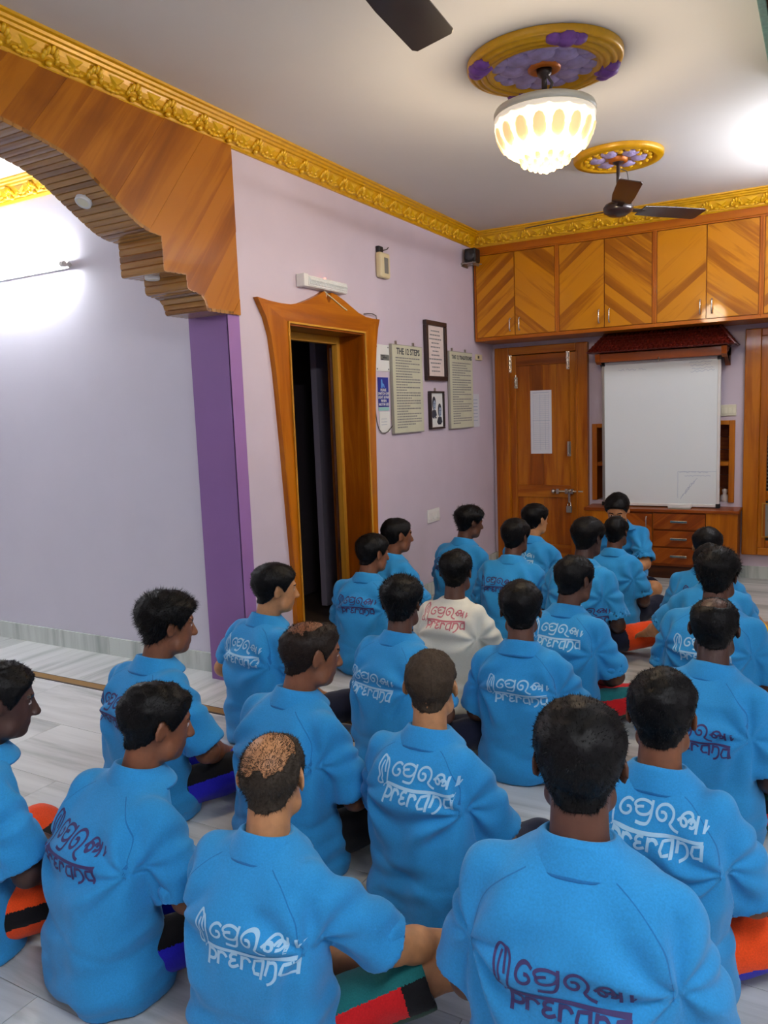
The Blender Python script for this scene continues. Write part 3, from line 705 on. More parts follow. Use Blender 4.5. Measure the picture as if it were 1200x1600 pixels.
# tiled canopy
t = thing('tiled_canopy', 'small dark red tiled canopy jutting from the wall above the whiteboard', 'canopy', (1.53, YB, 1.83))
zt, zb, yt, yb_ = .19, .045, -.20, -.34
xt, xb = .45, .56
m = MB(); m.add([(-xt, yt, zt), (xt, yt, zt), (xb, yb_, zb), (-xb, yb_, zb), (-xt, 0, zt), (xt, 0, zt), (xb, 0, zb), (-xb, 0, zb)], [(0, 1, 2, 3), (0, 3, 7, 4), (1, 5, 6, 2), (0, 4, 5, 1), (3, 2, 6, 7), (4, 7, 6, 5)])
m.build('roof_deck', 'terracotta', t)
tl = MB(); rows = 6
def tile_row(p, q, up, nrm, n):
    p, q = Vector(p), Vector(q)
    for k in range(n):
        c = p.lerp(q, (k+.5)/n); hw = (q-p).length/n/2; d = (q-p).normalized(); pts = []
        for a in range(5):
            an = PI*a/4; pts.append((-math.cos(an)*hw, math.sin(an)*.014))
        vs = [c+d*u+nrm*(v+.004) for u, v in pts]+[c+d*u*.95+up*.05+nrm*(v*.8-.002) for u, v in pts]
        tl.add(vs, [(i, i+1, 6+i, 5+i) for i in range(4)]+[(0, 1, 2, 3, 4)[::-1]])
upv = (Vector((0, yt, zt))-Vector((0, yb_, zb))); up1 = upv.normalized(); nr1 = Vector((0, -up1.z, up1.y))
if nr1.y > 0: nr1 = -nr1
for r in range(rows):
    f = r/rows; y = yb_+(yt-yb_)*f; z = zb+(zt-zb)*f; x = xb+(xt-xb)*f
    tile_row((-x, y, z), (x, y, z), up1, nr1, 30-r)
    for s in (-1, 1):
        us = (Vector((s*xt, 0, zt))-Vector((s*xb, 0, zb))).normalized(); ns = Vector((s*us.z, 0, abs(us.x)))
        tile_row((s*x, y, z), (s*x, -.01, z), us, ns, 9)
o = tl.build('roof_tiles', 'terracotta', t); o['kind'] = 'stuff'
bx('beam', 'cabinet_red', -.50, .50, -.29, -.23, -.03, .04, t, grain='x', bevel=.004); MB().box(-.5, .5, -.23, 0, .02, .04).build('soffit', 'cabinet_red', t)
for s in (-1, 1):
    MB().prism([(-.315, .04), (-.23, .04), (-.02, -.10), (0, -.10), (0, .04), (-.01, .04), (-.02, -.02), (-.25, -.045), (-.30, -.02)], 'x', s*.485-.02, s*.485+.02).build('bracket', 'cabinet_red', t)
MB().tube([(0, -.29, -.02), (0, -.305, -.035), (0, -.29, -.045)], .007, 8).build('hook', 'chrome', t)
# low cabinet
t = thing('low_cabinet', 'low red-brown cabinet with three drawers and a door below the whiteboard', 'cabinet', (1.53, 6.66, 0))
X0, X1, D = -.60, .60, YB-6.66-.002
m = MB(); m.box(X0, X1, .02, D, .11, .56); m.build('carcass', 'cabinet_red', t)
MB().box(X0+.02, X1-.02, .05, D, 0, .11).build('plinth', 'dark_wood', t)
bx('top_board', 'cabinet_red', X0-.01, X1+.01, -.012, D, .56, .585, t, grain='x', bevel=.004)
bx('end_panel', 'frame_wood', .37, .47, 0, .02, .11, .56, t, grain='z'); bx('end_panel', 'frame_wood', .47, .60, 0, .02, .11, .56, t, grain='z')
bx('end_panel', 'frame_wood', X0, X0+.10, 0, .02, .11, .56, t, grain='z'); bx('end_panel', 'frame_wood', X0+.10, X0+.20, 0, .02, .11, .56, t, grain='z')
def diag(parent, w, h, ang, n_off, mat='cabinet_red', pw=.09):
    a = math.radians(ang); nx, ny = -math.sin(a), math.cos(a); rect = [(-w/2, -h/2), (w/2, -h/2), (w/2, h/2), (-w/2, h/2)]
    for k in range(-8, 9):
        p = clip_poly(clip_poly(rect, nx, ny, (k+1)*pw+n_off), -nx, -ny, -(k*pw+n_off))
        if len(p) >= 3 and abs(sum(p[i][0]*p[(i+1) % len(p)][1]-p[(i+1) % len(p)][0]*p[i][1] for i in range(len(p)))/2) > 2e-4:
            plank_obj('plank', p, a, M_back(0, 0, 0), .005, mat, parent)
for k in range(3):
    d = empty('drawer', (.165, 0, .485-k*.143)); d.parent = t
    MB().box(-.20, .20, .001, .02, -.066, .066).build('front', 'cabinet_red', d); diag(d, .396, .128, 38, .02*k)
    m = MB(); m.box(-.065, .065, -.026, -.019, -.008, .010); m.box(-.06, -.045, -.02, 0, -.006, .006); m.box(.045, .06, -.02, 0, -.006, .006); m.build('handle', 'chrome', d, bevel=.002)
d = empty('door', (-.22, 0, .335)); d.parent = t
MB().box(-.175, .175, .001, .02, -.21, .21).build('front', 'cabinet_red', d); diag(d, .346, .416, -40, 0)
pull(d, M_back(0, 0, 0) @ Matrix.Translation((.13, .12, .005)), .13)
bx('face_stile', 'frame_wood', -.04, -.038, -.004, .0, .11, .56, t, grain='z')

# switch board beside the niche, wooden window surround
switch_plate(M_back(2.02, YB, 1.37), .125, .09, 4, 'ivory switch plate on the wall right above the niche shelf', 'ivory_switch')
w1 = struct(empty('window_1', (2.46, YB, 0))); w1['label'] = 'tall varnished window surround with dark panes and a small glass square'
for s in (-1, 1):
    bx('outer_frame', 'frame_wood', s*.26-.058, s*.26+.058, -.05, 0, .20, 2.0, w1, grain='z', bevel=.006)
    bx('inner_frame', 'frame_wood', s*.175-.028, s*.175+.028, -.035, 0, .26, 1.95, w1, grain='z', bevel=.004)
for z0, z1 in ((.20, .26), (1.94, 2.0)): bx('outer_frame', 'frame_wood', -.202, .202, -.05, 0, z0, z1, w1, grain='x', bevel=.006)
for z0, z1 in ((.26, .32), (.64, .72), (1.16, 1.22), (1.88, 1.94)): bx('glazing_bar', 'frame_wood', -.147, .147, -.03, 0, z0, z1, w1, grain='x', bevel=.004)
for z0, z1 in ((.32, .64), (.72, 1.16), (1.22, 1.88)): MB().box(-.147, .147, -.012, -.006, z0, z1).build('pane', 'glass_dark', w1)
m = MB()
for z0, z1 in ((.72, 1.16), (1.22, 1.88)):
    k = z0+.02
    while k < z1-.02: m.box(-.147, .147, -.014, -.0125, k, k+.012); k += .03
m.build('louvre_lines', 'window_grey', w1)['kind'] = 'stuff'
bx('brass_frame', 'brass', -.175, -.165, -.04, -.03, .345, .625, w1, grain='z'); bx('brass_frame', 'brass', -.165, .16, -.04, -.03, .615, .625, w1, grain='x'); bx('brass_frame', 'brass', -.165, .16, -.04, -.03, .345, .355, w1, grain='x')
MB().box(-.165, .16, -.034, -.03, .355, .615).build('etched_pane', 'grey_plastic', w1)
m = MB()
for k in range(12):
    a = 2*PI*k/12; m.ball((math.cos(a)*.095-.02, -.036, .485+math.sin(a)*.095), (.016, .004, .022), 8, 5)
m.lathe([(.05, -.035), (.055, -.04), (.06, -.035)], 20, (-.02, 0, .485), axis='y'); m.build('rosette', 'chrome', w1, smooth=True)

# ================================================================== CEILING
def medallion(x, y, R, label, big):
    t = thing('ceiling_medallion', label, 'medallion', (x, y, H))
    if big: prof = [(R, -.001), (R, -.02), (R*.985, -.03), (R*.95, -.034), (R*.93, -.028), (R*.91, -.04), (R*.86, -.044), (R*.84, -.036), (R*.82, -.046), (R*.77, -.048), (R*.75, -.038), (R*.73, -.044), (R*.69, -.044), (R*.67, -.028), (R*.5, -.016), (0, -.016)]
    else: prof = [(R, -.001), (R, -.02), (R*.96, -.034), (R*.9, -.03), (R*.86, -.038), (R*.8, -.03), (R*.77, -.014), (0, -.014)]
    MB().lathe(prof, 48).build('gold_ring', 'gold_paint', t, smooth=True)
    n = 8 if big else 6
    for k in range(n):
        a = 2*PI*(k+.3)/n; m = MB(); r0 = R*(.40 if big else .44)
        for j, (du, dv, s) in enumerate(((0, 0, 1), (.06, .035, .62), (.06, -.035, .62), (-.05, .02, .55), (-.05, -.02, .55)) if big else ((0, 0, 1), (.03, .02, .55), (.03, -.02, .55))):
            u, v = r0+du*(R/.33), dv*(R/.33)*1.3; q = R*(.17 if big else .15)*s
            m.ball((u*math.cos(a)-v*math.sin(a), u*math.sin(a)+v*math.cos(a), -.022), (q*1.15, q*1.15, .012*s+.006), 12, 6)
        m.build('petal', 'medallion_lilac', t, smooth=True)
    if big:
        for k in range(4):
            a = 2*PI*k/4+.62; m = MB()
            for (du, dv, s) in ((0, 0, 1), (.0, .06, .75), (.0, -.06, .75), (-.05, .02, .6), (-.04, -.04, .5), (.02, .03, .6)):
                u, v = R*.86+du*.6, dv*.85; m.ball((u*math.cos(a)-v*math.sin(a), u*math.sin(a)+v*math.cos(a), -.036), (.05*s, .05*s, .03*s), 10, 6)
            m.build('corner_clump', 'medallion_purple', t, smooth=True)
    else:
        m = MB()
        for k in range(18):
            a = 2*PI*k/18; m.ball((R*.70*math.cos(a), R*.70*math.sin(a), -.022), (.018, .018, .014), 8, 5)
        for k in range(6):
            a = 2*PI*(k+.8)/6; m.ball((R*.5*math.cos(a), R*.5*math.sin(a), -.02), (.02, .02, .012), 8, 5)
        m.build('gold_scrolls', 'gold_bright', t, smooth=True)
    MB().lathe([(R*.22, -.018), (R*.21, -.04), (R*.16, -.046), (R*.12, -.034), (0, -.034)], 28).build('boss', 'medallion_orange', t, smooth=True)
    return t
medallion(1.60, 3.54, .335, 'large gold and lilac plaster ceiling medallion above the lit bowl lamp', True)
medallion(1.57, 5.07, .265, 'smaller gold and violet plaster ceiling medallion above the ceiling fan', False)
medallion(1.62, 1.86, .265, 'ceiling medallion above the near fan, out of sight', False) if False else None
# bowl lamp
t = thing('bowl_lamp', 'lit crystal bowl chandelier hanging below the big ceiling medallion', 'lamp', (1.60, 3.54, 2.50))
MB().lathe([(0, .418), (.034, .414), (.03, .39), (.012, .375), (.012, .32), (.02, .30), (.05, .285), (.055, .275), (.02, .268), (0, .268)], 20).build('stem', 'fan_metal', t, smooth=True)
MB().tube([(.0, .0, .40), (.02, -.01, .375), (.035, 0, .35), (.02, .01, .32), (.03, 0, .29)], .007, 6).build('wire', 'cable', t, smooth=True)
MB().lathe([(0, .275), (.10, .272), (.19, .262), (.216, .25), (.222, .238), (.222, .222), (.214, .218)], 40).build('rim', 'bowl_rim', t, smooth=True)
MB().lathe([(.214, .222), (.220, .216), (.219, .204), (.212, .198)], 40).build('lit_rim', 'bowl_rim_lit', t, smooth=True)
n = 64; vs = []; fs = []
pr_ = [(.212, .205), (.214, .17), (.204, .13), (.18, .09), (.145, .058), (.10, .036), (.06, .024), (0, .018)]
for (r, z) in pr_:
    for k in range(n): q = r*(1+.028*math.cos(16*2*PI*k/n)*(r/.212)); vs.append((q*math.cos(2*PI*k/n), q*math.sin(2*PI*k/n), z))
for i in range(len(pr_)-1):
    for k in range(n): fs.append((i*n+k, (i+1)*n+k, (i+1)*n+(k+1) % n, i*n+(k+1) % n))
mk('bowl', vs, fs, 'bowl_glass', t, smooth=True)
me = None
for k in range(16):
    a = 2*PI*(k+.5)/16
    if me is None:
        o = MB().ball((0, 0, 0), (.012, .030, .052), 10, 6).build('glass_petal', 'bowl_petal', t, smooth=True); me = o.data
    else: o = link('glass_petal', me, t)
    o.location = (.196*math.cos(a), .196*math.sin(a), .125); o.rotation_euler = (0, math.radians(24), a)
me = None
for ring, (r, z, nn) in enumerate(((.10, .032, 12), (.06, .018, 8), (.022, .004, 4))):
    for k in range(nn):
        a = 2*PI*(k+.5*ring)/nn
        if me is None:
            o = MB().ball((0, 0, 0), (.013, .013, .024), 8, 6).build('crystal_drop', 'bowl_crystal', t, smooth=False); me = o.data
        else: o = link('crystal_drop', me, t)
        o.location = (r*math.cos(a), r*math.sin(a), z); o.rotation_euler = (0, math.radians(30*r/.1), a)
L = bpy.data.lights.new('bowl_lamp_bulb', 'POINT'); L.energy = CHANDELIER_POINT; L.color = (1, .80, .55); L.shadow_soft_size = .12
o = bpy.data.objects.new('bulb_light', L); COL.objects.link(o); o.parent = t; o.location = (0, 0, -.12)
# fans
def fan(x, y, z, ang, label, Rb=.62, w=.135):
    t = thing('ceiling_fan', label, 'fan', (x, y, z))
    MB().lathe([(0, -.045), (.05, -.04), (.085, -.018), (.09, .01), (.075, .03), (.04, .045), (.022, .06), (0, .06)], 28).build('motor', 'fan_brown', t, smooth=True)
    MB().lathe([(.011, .05), (.011, H-z-.06), (.03, H-z-.05), (.05, H-z-.002), (0, H-z-.001)], 16).build('down_rod', 'fan_brown', t, smooth=True)
    MB().tube([(.012, 0, H-z-.08), (.05, .01, H-z-.1), (.06, 0, H-z-.15), (.035, 0, H-z-.2), (.012, 0, H-z-.22)], .003, 6).build('wire', 'cable', t, smooth=True)
    for k in range(3):
        m = MB(); a = math.radians(ang+120*k)
        pr = [(.16, -w*.42), (.3, -w*.5), (Rb-.02, -w*.5), (Rb, -w*.42), (Rb, w*.40), (Rb-.02, w*.48), (.3, w*.46), (.16, w*.40)]
        m.prism(pr, 'z', -.0025, .0025); o = m.build('blade', 'fan_brown', t, (0, 0, 0), (math.radians(-13), 0, a), bevel=.001)
        o.rotation_mode = 'ZYX' if False else 'XYZ'
        m = MB(); m.box(.06, .19, -.018, .018, -.006, .0); m.build('blade_iron', 'fan_metal', t, (0, 0, .002), (math.radians(-13), 0, a))
    return t
fan(1.57, 5.07, 2.635, -71, 'dark brown three-blade ceiling fan under the smaller medallion')
fan(1.62, 1.86, 2.635, 94, 'dark brown ceiling fan of which only one blade tip shows', .60, .15)
# dark beam edge over the camera's own opening
t = thing('opening_beam', 'dark lintel with a teal lip beside the ceiling', 'beam', (2.47, 0, 2.80))
MB().box(0, .03, .6, 4.4, 0, .148).build('teal_lip', 'teal_edge', t, bevel=.004)  # teal strip along the room-side edge of the beam
MB().box(.03, .30, .6, 4.4, -.004, .148).build('dark_core', 'black_gloss', t)

# ================================================================== TUBE LIGHTS
def tube_light(key, a, b, r=.014, label='', off=(0, 0, 0)):
    a, b = Vector(a), Vector(b); c = (a+b)/2
    t = thing('tube_light', label, 'lamp', c); d = (b-a).normalized(); h = (b-a).length/2; off = Vector(off)
    MB().tube([-d*h, d*h], r, 12).build('tube', 'tube_'+key, t, smooth=True)
    for s in (-1, 1): MB().tube([d*s*h, d*s*(h+.03)], r*1.25, 10).build('end_cap', 'white_plastic', t)
    q = off
    m = MB(); m.tube([-d*(h+.03)+q, d*(h+.03)+q], .02, 4); m.build('batten', 'white_plastic', t)
    return t
tube_light('far', (XR-.06, 4.75, 2.60), (XR-.06, 5.95, 2.60), label='tube light high on the side wall near the far corner', off=(.04, 0, 0))
tube_light('side', (4.94, 1.4, 2.45), (4.94, 2.6, 2.45), label='unseen fill tube light added on the outer wall beyond the camera opening', off=(.04, 0, 0))  # unseen tube, added as fill from the open side
tube_light('rear', (1.0, -1.74, 2.45), (2.2, -1.74, 2.45), label='unseen fill tube light added on the wall behind the group', off=(0, -.04, 0))  # added fill on the backs, never in view
tube_light('top', (3.35, -.3, 2.88), (3.35, .9, 2.88), label='unseen tube light added under the passage ceiling to brighten shoulders from above', off=(0, 0, .04))  # added out of view so shoulders catch light from overhead
tube_light('annex', (-2.45, 3.26, 2.40), (-1.27, 3.26, 2.40), label='glaring white tube light on the far wall beyond the arch', off=(0, .035, 0))
tube_light('annex', (-3.44, .2, 2.40), (-3.44, 1.4, 2.40), label='tube light on the end wall of the side room', off=(-.04, 0, 0))
# ================================================================== PEOPLE
SHIRT = (46, 143, 204)
cloth('shirt_blue', SHIRT); cloth('shirt_seam', (36, 116, 178)); cloth('shirt_white', (222, 220, 206), var=.06)
plain('print_white', (164, 206, 232), .8); plain('print_dark', (62, 52, 104), .8); plain('print_red', (196, 112, 120), .8)
for k, c in dict(navy=(22, 26, 46), black=(16, 15, 18), royal=(34, 32, 176), red=(190, 24, 28), orange=(232, 74, 22), green=(16, 62, 46), teal=(24, 100, 100), white=(214, 216, 210), yellow=(226, 172, 22)).items(): cloth('pants_'+k, c, var=.15)
for k, c in dict(a=(150, 96, 60), b=(122, 74, 46), c=(92, 56, 38), d=(182, 128, 84), e=(70, 44, 34)).items(): skin('skin_'+k, c)
plain('eye_dark', (30, 22, 20), .2); plain('eye_white', (210, 200, 190), .3); skin('lip', (130, 72, 60)); skin('scalp', (176, 122, 78))
def hairmat(name, c, rough=.42):
    t = NT(name); tc = t.n('ShaderNodeTexCoord'); n1 = t.n('ShaderNodeTexNoise', Scale=140., Detail=3.0); t.l(tc.outputs['Object'], n1.inputs['Vector'])
    k = s2l(c); t.l(t.ramp(n1.outputs[0], [(.35, tuple(v*.7 for v in k)), (.75, tuple(v*1.3 for v in k))]), t.b.inputs['Base Color'])
    t.set(Roughness=rough); t.b.inputs['Specular IOR Level'].default_value = .16; t.bump(n1.outputs[0], .4, .002)
hairmat('hair_black', (8, 7, 8), .5); hairmat('hair_grey', (54, 46, 38), .65); hairmat('hair_buzz', (62, 50, 38), .7); hairmat('hair_brown', (34, 25, 20), .5)

# ---- value noise for cloth folds
_P = np.random.default_rng(5).permutation(256); _V = np.random.default_rng(6).uniform(-1, 1, 256).astype(np.float32)
def vnoise(x, y, z):
    xi, yi, zi = np.floor(x).astype(np.int64), np.floor(y).astype(np.int64), np.floor(z).astype(np.int64)
    fx, fy, fz = x-xi, y-yi, z-zi
    fx, fy, fz = fx*fx*(3-2*fx), fy*fy*(3-2*fy), fz*fz*(3-2*fz)
    def h(a, b, c): return _V[_P[(_P[(_P[a & 255]+b) & 255]+c) & 255]]
    r = 0
    for dx in (0, 1):
        for dy in (0, 1):
            for dz in (0, 1):
                r = r+h(xi+dx, yi+dy, zi+dz)*(fx if dx else 1-fx)*(fy if dy else 1-fy)*(fz if dz else 1-fz)
    return r
# ---- distance-field modelling: one continuous surface per body or garment
class Field:
    def __init__(s, lo, hi, h):
        s.lo = np.array(lo, float); s.h = h; n = np.ceil((np.array(hi)-s.lo)/h).astype(int)+1
        s.n = n; s.f = np.full(n, .2, np.float32); s.ax = [(s.lo[i]+h*np.arange(n[i])).astype(np.float32) for i in range(3)]
    def sl(s, lo, hi):
        a = [max(0, int((lo[i]-s.lo[i])/s.h)-1) for i in range(3)]; b = [min(s.n[i], int((hi[i]-s.lo[i])/s.h)+3) for i in range(3)]
        if any(b[i] <= a[i] for i in range(3)): return None
        return tuple(slice(a[i], b[i]) for i in range(3))
    def xyz(s, k): return s.ax[0][k[0]][:, None, None], s.ax[1][k[1]][None, :, None], s.ax[2][k[2]][None, None, :]
    def add(s, fn, lo, hi, k=.01, op='u'):
        q = s.sl(np.array(lo)-k-.02, np.array(hi)+k+.02)
        if q is None: return
        d = fn(*s.xyz(q)).astype(np.float32); f = s.f[q]
        if op == 'u':
            if k > 0: t = np.maximum(k-np.abs(f-d), 0)/k; s.f[q] = np.minimum(f, d)-t*t*k*.25
            else: s.f[q] = np.minimum(f, d)
        else:
            d = -d
            if k > 0: t = np.maximum(k-np.abs(f-d), 0)/k; s.f[q] = np.maximum(f, d)+t*t*k*.25
            else: s.f[q] = np.maximum(f, d)
    def cap(s, a, b, ra, rb, k=.01, op='u', sq=None):
        a, b = np.array(a, float), np.array(b, float); ba = b-a; L2 = float(ba@ba)+1e-12; R = max(ra, rb)
        def fn(x, y, z):
            t = np.clip(((x-a[0])*ba[0]+(y-a[1])*ba[1]+(z-a[2])*ba[2])/L2, 0, 1)
            return np.sqrt((x-a[0]-t*ba[0])**2+(y-a[1]-t*ba[1])**2+(z-a[2]-t*ba[2])**2)-(ra+(rb-ra)*t)
        s.add(fn, np.minimum(a, b)-R, np.maximum(a, b)+R, k, op)
    def ell(s, c, r, k=.01, op='u', R=None):
        c, r = np.array(c, float), np.array(r, float); m = r.min(); mx = r.max()
        def fn(x, y, z):
            x, y, z = x-c[0], y-c[1], z-c[2]
            if R is not None: x, y, z = [R[0][i]*x+R[1][i]*y+R[2][i]*z for i in range(3)]
            q = np.sqrt((x/r[0])**2+(y/r[1])**2+(z/r[2])**2); g = np.sqrt((x/r[0]**2)**2+(y/r[1]**2)**2+(z/r[2]**2)**2)+1e-6
            return q*(q-1)/g
        s.add(fn, c-(mx if R is not None else r), c+(mx if R is not None else r), k, op)
    def mesh(s):
        f = s.f; I = f < 0; nx, ny, nz = f.shape
        cnt = np.zeros((nx-1, ny-1, nz-1), np.int8)
        for dx in (0, 1):
            for dy in (0, 1):
                for dz in (0, 1): cnt += I[dx:nx-1+dx, dy:ny-1+dy, dz:nz-1+dz]
        c = np.argwhere((cnt > 0) & (cnt < 8)); M = len(c); idx = np.full(cnt.shape, -1, np.int32); idx[tuple(c.T)] = np.arange(M)
        acc = np.zeros((M, 3), np.float32); w = np.zeros(M, np.float32)
        cor = {(a, b, d): f[c[:, 0]+a, c[:, 1]+b, c[:, 2]+d] for a in (0, 1) for b in (0, 1) for d in (0, 1)}
        for ax in range(3):
            for u in (0, 1):
                for v in (0, 1):
                    p = [0, 0, 0]; p[(ax+1) % 3] = u; p[(ax+2) % 3] = v; q = list(p); q[ax] = 1
                    A, B = cor[tuple(p)], cor[tuple(q)]; m = (A < 0) != (B < 0); t = np.where(m, A/np.where(m, A-B, 1), 0)
                    for i in range(3): acc[:, i] += np.where(m, p[i]+(t if i == ax else 0), 0)
                    w += m
        V = s.lo+(c+acc/w[:, None])*s.h
        F = []
        for ax in range(3):
            a = [slice(None)]*3; b = [slice(None)]*3; a[ax] = slice(0, -1); b[ax] = slice(1, None)
            A, B = I[tuple(a)], I[tuple(b)]; e = np.argwhere(A != B); u, v = (ax+1) % 3, (ax+2) % 3
            e = e[(e[:, u] > 0) & (e[:, v] > 0) & (e[:, u] < f.shape[u]-1) & (e[:, v] < f.shape[v]-1)]
            flip = A[tuple(e.T)]; q = []
            for (du, dv) in ((1, 1), (0, 1), (0, 0), (1, 0)):
                g = e.copy(); g[:, u] -= du; g[:, v] -= dv; q.append(idx[tuple(g.T)])
            q = np.stack(q, 1); q[~flip] = q[~flip][:, ::-1]; F.append(q)
        return V.astype(np.float32), np.concatenate(F)
def vnormals(V, F):
    n = np.cross(V[F[:, 2]]-V[F[:, 0]], V[F[:, 3]]-V[F[:, 1]]); N = np.zeros_like(V)
    for i in range(4): np.add.at(N, F[:, i], n)
    return N/(np.linalg.norm(N, axis=1, keepdims=True)+1e-9)
def relax(V, F, it=1, lam=.5):
    for _ in range(it):
        S = np.zeros_like(V); C = np.zeros(len(V), np.float32)
        for i in range(4): np.add.at(S, F[:, i], V[F[:, (i+1) % 4]]+V[F[:, (i+3) % 4]]); np.add.at(C, F[:, i], 2)
        V = V+lam*(S/np.maximum(C, 1)[:, None]-V)
    return V
def np_mesh(name, V, F, mats, parent, mi=None, extra=None):
    """quads (and optional loose triangles) to one smooth mesh object"""
    me = bpy.data.meshes.new(name); nq = len(F); T = extra[1]+len(V) if extra else np.zeros((0, 3), int)
    VV = np.concatenate([V, extra[0]]) if extra else V
    me.vertices.add(len(VV)); me.vertices.foreach_set('co', VV.astype(np.float32).ravel())
    loops = np.concatenate([F.ravel(), T.ravel()]).astype(np.int32); me.loops.add(len(loops)); me.loops.foreach_set('vertex_index', loops)
    me.polygons.add(nq+len(T)); me.polygons.foreach_set('loop_start', np.concatenate([np.arange(nq)*4, nq*4+np.arange(len(T))*3]).astype(np.int32))
    for m in mats: me.materials.append(MATS[m])
    if mi is not None: me.polygons.foreach_set('material_index', np.concatenate([mi, np.zeros(len(T), int)]).astype(np.int32))
    me.polygons.foreach_set('use_smooth', np.ones(nq+len(T), bool)); me.update(calc_edges=True); me.validate()
    return link(name, me, parent)

# ---- the printed lettering, strokes read in drawing units then squared up
_O = np.array((280., 380.)); _A = np.array([[650., 180.], [-37., 121.]]); _A[0] /= np.linalg.norm(_A[0]); _A[1] /= np.linalg.norm(_A[1]); _AI = np.linalg.inv(_A.T)
def U(*pts): return [tuple((_AI@(np.array(p, float)-_O))*np.array((1, -1))/674.) for p in pts]
def smooth_pl(p, n=2):
    for _ in range(n):
        q = [p[0]]
        for a, b in zip(p[:-1], p[1:]): q += [(.75*a[0]+.25*b[0], .75*a[1]+.25*b[1]), (.25*a[0]+.75*b[0], .25*a[1]+.75*b[1])]
        p = q+[p[-1]]
    return p
def curve(*p): return smooth_pl(U(*p))
GLYPHS = [  # (polyline, width)
    (U((272, 384), (925, 562)), .027),
    (curve((462, 264), (435, 238), (385, 248), (350, 290), (362, 330), (405, 340), (438, 318), (430, 292), (405, 290)), .021),
    (curve((480, 300), (468, 278), (500, 262), (545, 264), (582, 282), (600, 300)), .021), (U((610, 275), (588, 340)), .021), (curve((588, 330), (560, 355), (510, 352), (478, 335), (472, 305), (500, 300), (535, 305)), .02),
    (curve((588, 340), (575, 375), (548, 408), (505, 400), (462, 384)), .021),
    (curve((655, 350), (680, 352), (694, 372), (680, 398), (650, 402), (624, 378), (625, 335), (660, 306), (712, 308), (748, 345), (745, 385), (722, 415), (705, 425), (730, 462), (762, 480)), .021),
    (curve((768, 408), (800, 392), (828, 410), (830, 440), (805, 446), (785, 425), (800, 385), (840, 372), (872, 385), (878, 415), (856, 440)), .02), (curve((838, 425), (860, 412), (885, 425), (890, 450), (868, 462), (845, 452)), .02), (U((915, 405), (885, 495)), .021),
    (U((965, 432), (938, 505)), .021), (curve((938, 500), (958, 488), (975, 470)), .012),
    (U((292, 400), (248, 525)), .026), (curve((292, 415), (335, 425), (350, 455), (325, 490), (268, 482)), .024),
    (U((378, 432), (345, 522)), .026), (curve((368, 455), (390, 440), (420, 452), (432, 482)), .024),
    (curve((522, 472), (490, 458), (460, 475), (465, 500), (500, 507)), .024), (curve((498, 506), (455, 506), (438, 530), (460, 552), (512, 542)), .024),
    (U((558, 480), (525, 572)), .026), (curve((548, 505), (575, 492), (602, 505), (610, 532)), .024),
    (U((705, 525), (650, 520), (624, 568), (632, 598), (676, 604)), .022), (U((715, 518), (684, 632)), .025),
    (U((752, 530), (722, 612)), .025), (curve((745, 548), (790, 548), (808, 580), (798, 632), (765, 660), (732, 662)), .022),
    (U((905, 578), (852, 572), (826, 620), (834, 652), (878, 660)), .022), (U((916, 570), (880, 682)), .025),
    (curve((282, 372), (292, 335), (305, 300), (320, 245), (316, 200), (302, 188), (296, 215), (284, 250), (276, 300)), .017),
    (curve((300, 190), (280, 165), (262, 172), (232, 206), (212, 245), (215, 300), (210, 325), (186, 345), (178, 378), (205, 392), (238, 385)), .019), (curve((276, 205), (250, 245), (238, 280), (240, 330), (222, 352), (232, 378)), .015),
    (U((248, 398), (236, 418)), .012), (U((268, 392), (262, 402)), .012)]

def strokes_on(bvh, glyphs, u0, z0, s, off=.0016, ysign=-1, step=.005):
    m = MB()
    for pl, w in glyphs:
        pts = [Vector(p) for p in pl]; q = []
        for a, b in zip(pts[:-1], pts[1:]):
            n = max(1, int((b-a).length*s/step))
            q += [a.lerp(b, i/n) for i in range(n)]
        q.append(pts[-1]); rows = []
        for i, p in enumerate(q):
            d = q[min(i+1, len(q)-1)]-q[max(i-1, 0)]
            if d.length < 1e-9: d = Vector((1, 0))
            e = Vector((-d.y, d.x)).normalized()*w*(.66 if s != 1. else .5); row = []
            for sg in (1, -1):
                x, z = u0+(p.x+sg*e.x)*s, z0+(p.y+sg*e.y)*s
                h = bvh.ray_cast(Vector((x, ysign*1.0, z)), Vector((0, -ysign, 0)))
                row.append(h[0]+Vector((0, ysign, 0))*off if h[0] is not None else None)
            rows.append(row)
        for r0, r1 in zip(rows[:-1], rows[1:]):
            if None in r0 or None in r1 or abs(r0[0].y-r1[0].y) > .02: continue
            m.add([r0[0], r1[0], r1[1], r0[1]], [(0, 1, 2, 3)])
    return m

def rot(yaw, pitch, roll):
    """columns right, forward, up; yaw to the right, pitch down, roll to the right"""
    return np.array(Matrix.Rotation(-yaw, 3, 'Z') @ Matrix.Rotation(-pitch, 3, 'X') @ Matrix.Rotation(roll, 3, 'Y'))
ZS = [0, .05, .14, .25, .35, .44, .50, .545, .575, .60]
HW = [.180, .196, .188, .172, .172, .178, .172, .142, .088, .064]
HD = [.140, .152, .142, .124, .122, .118, .106, .084, .068, .060]
CY = [0, .0, -.010, -.025, -.030, -.022, -.004, .012, .024, .034]
ARMS = {  # elbow, wrist (for the right side, x outward)
    'lap': ((.225, .085, .265), (.09, .275, .165)), 'knee': ((.248, .11, .275), (.29, .315, .195)), 'out': ((.285, .15, .30), (.36, .345, .215)),
    'down': ((.222, .02, .245), (.17, .21, .15)), 'fwd': ((.195, .20, .30), (.08, .36, .26))}

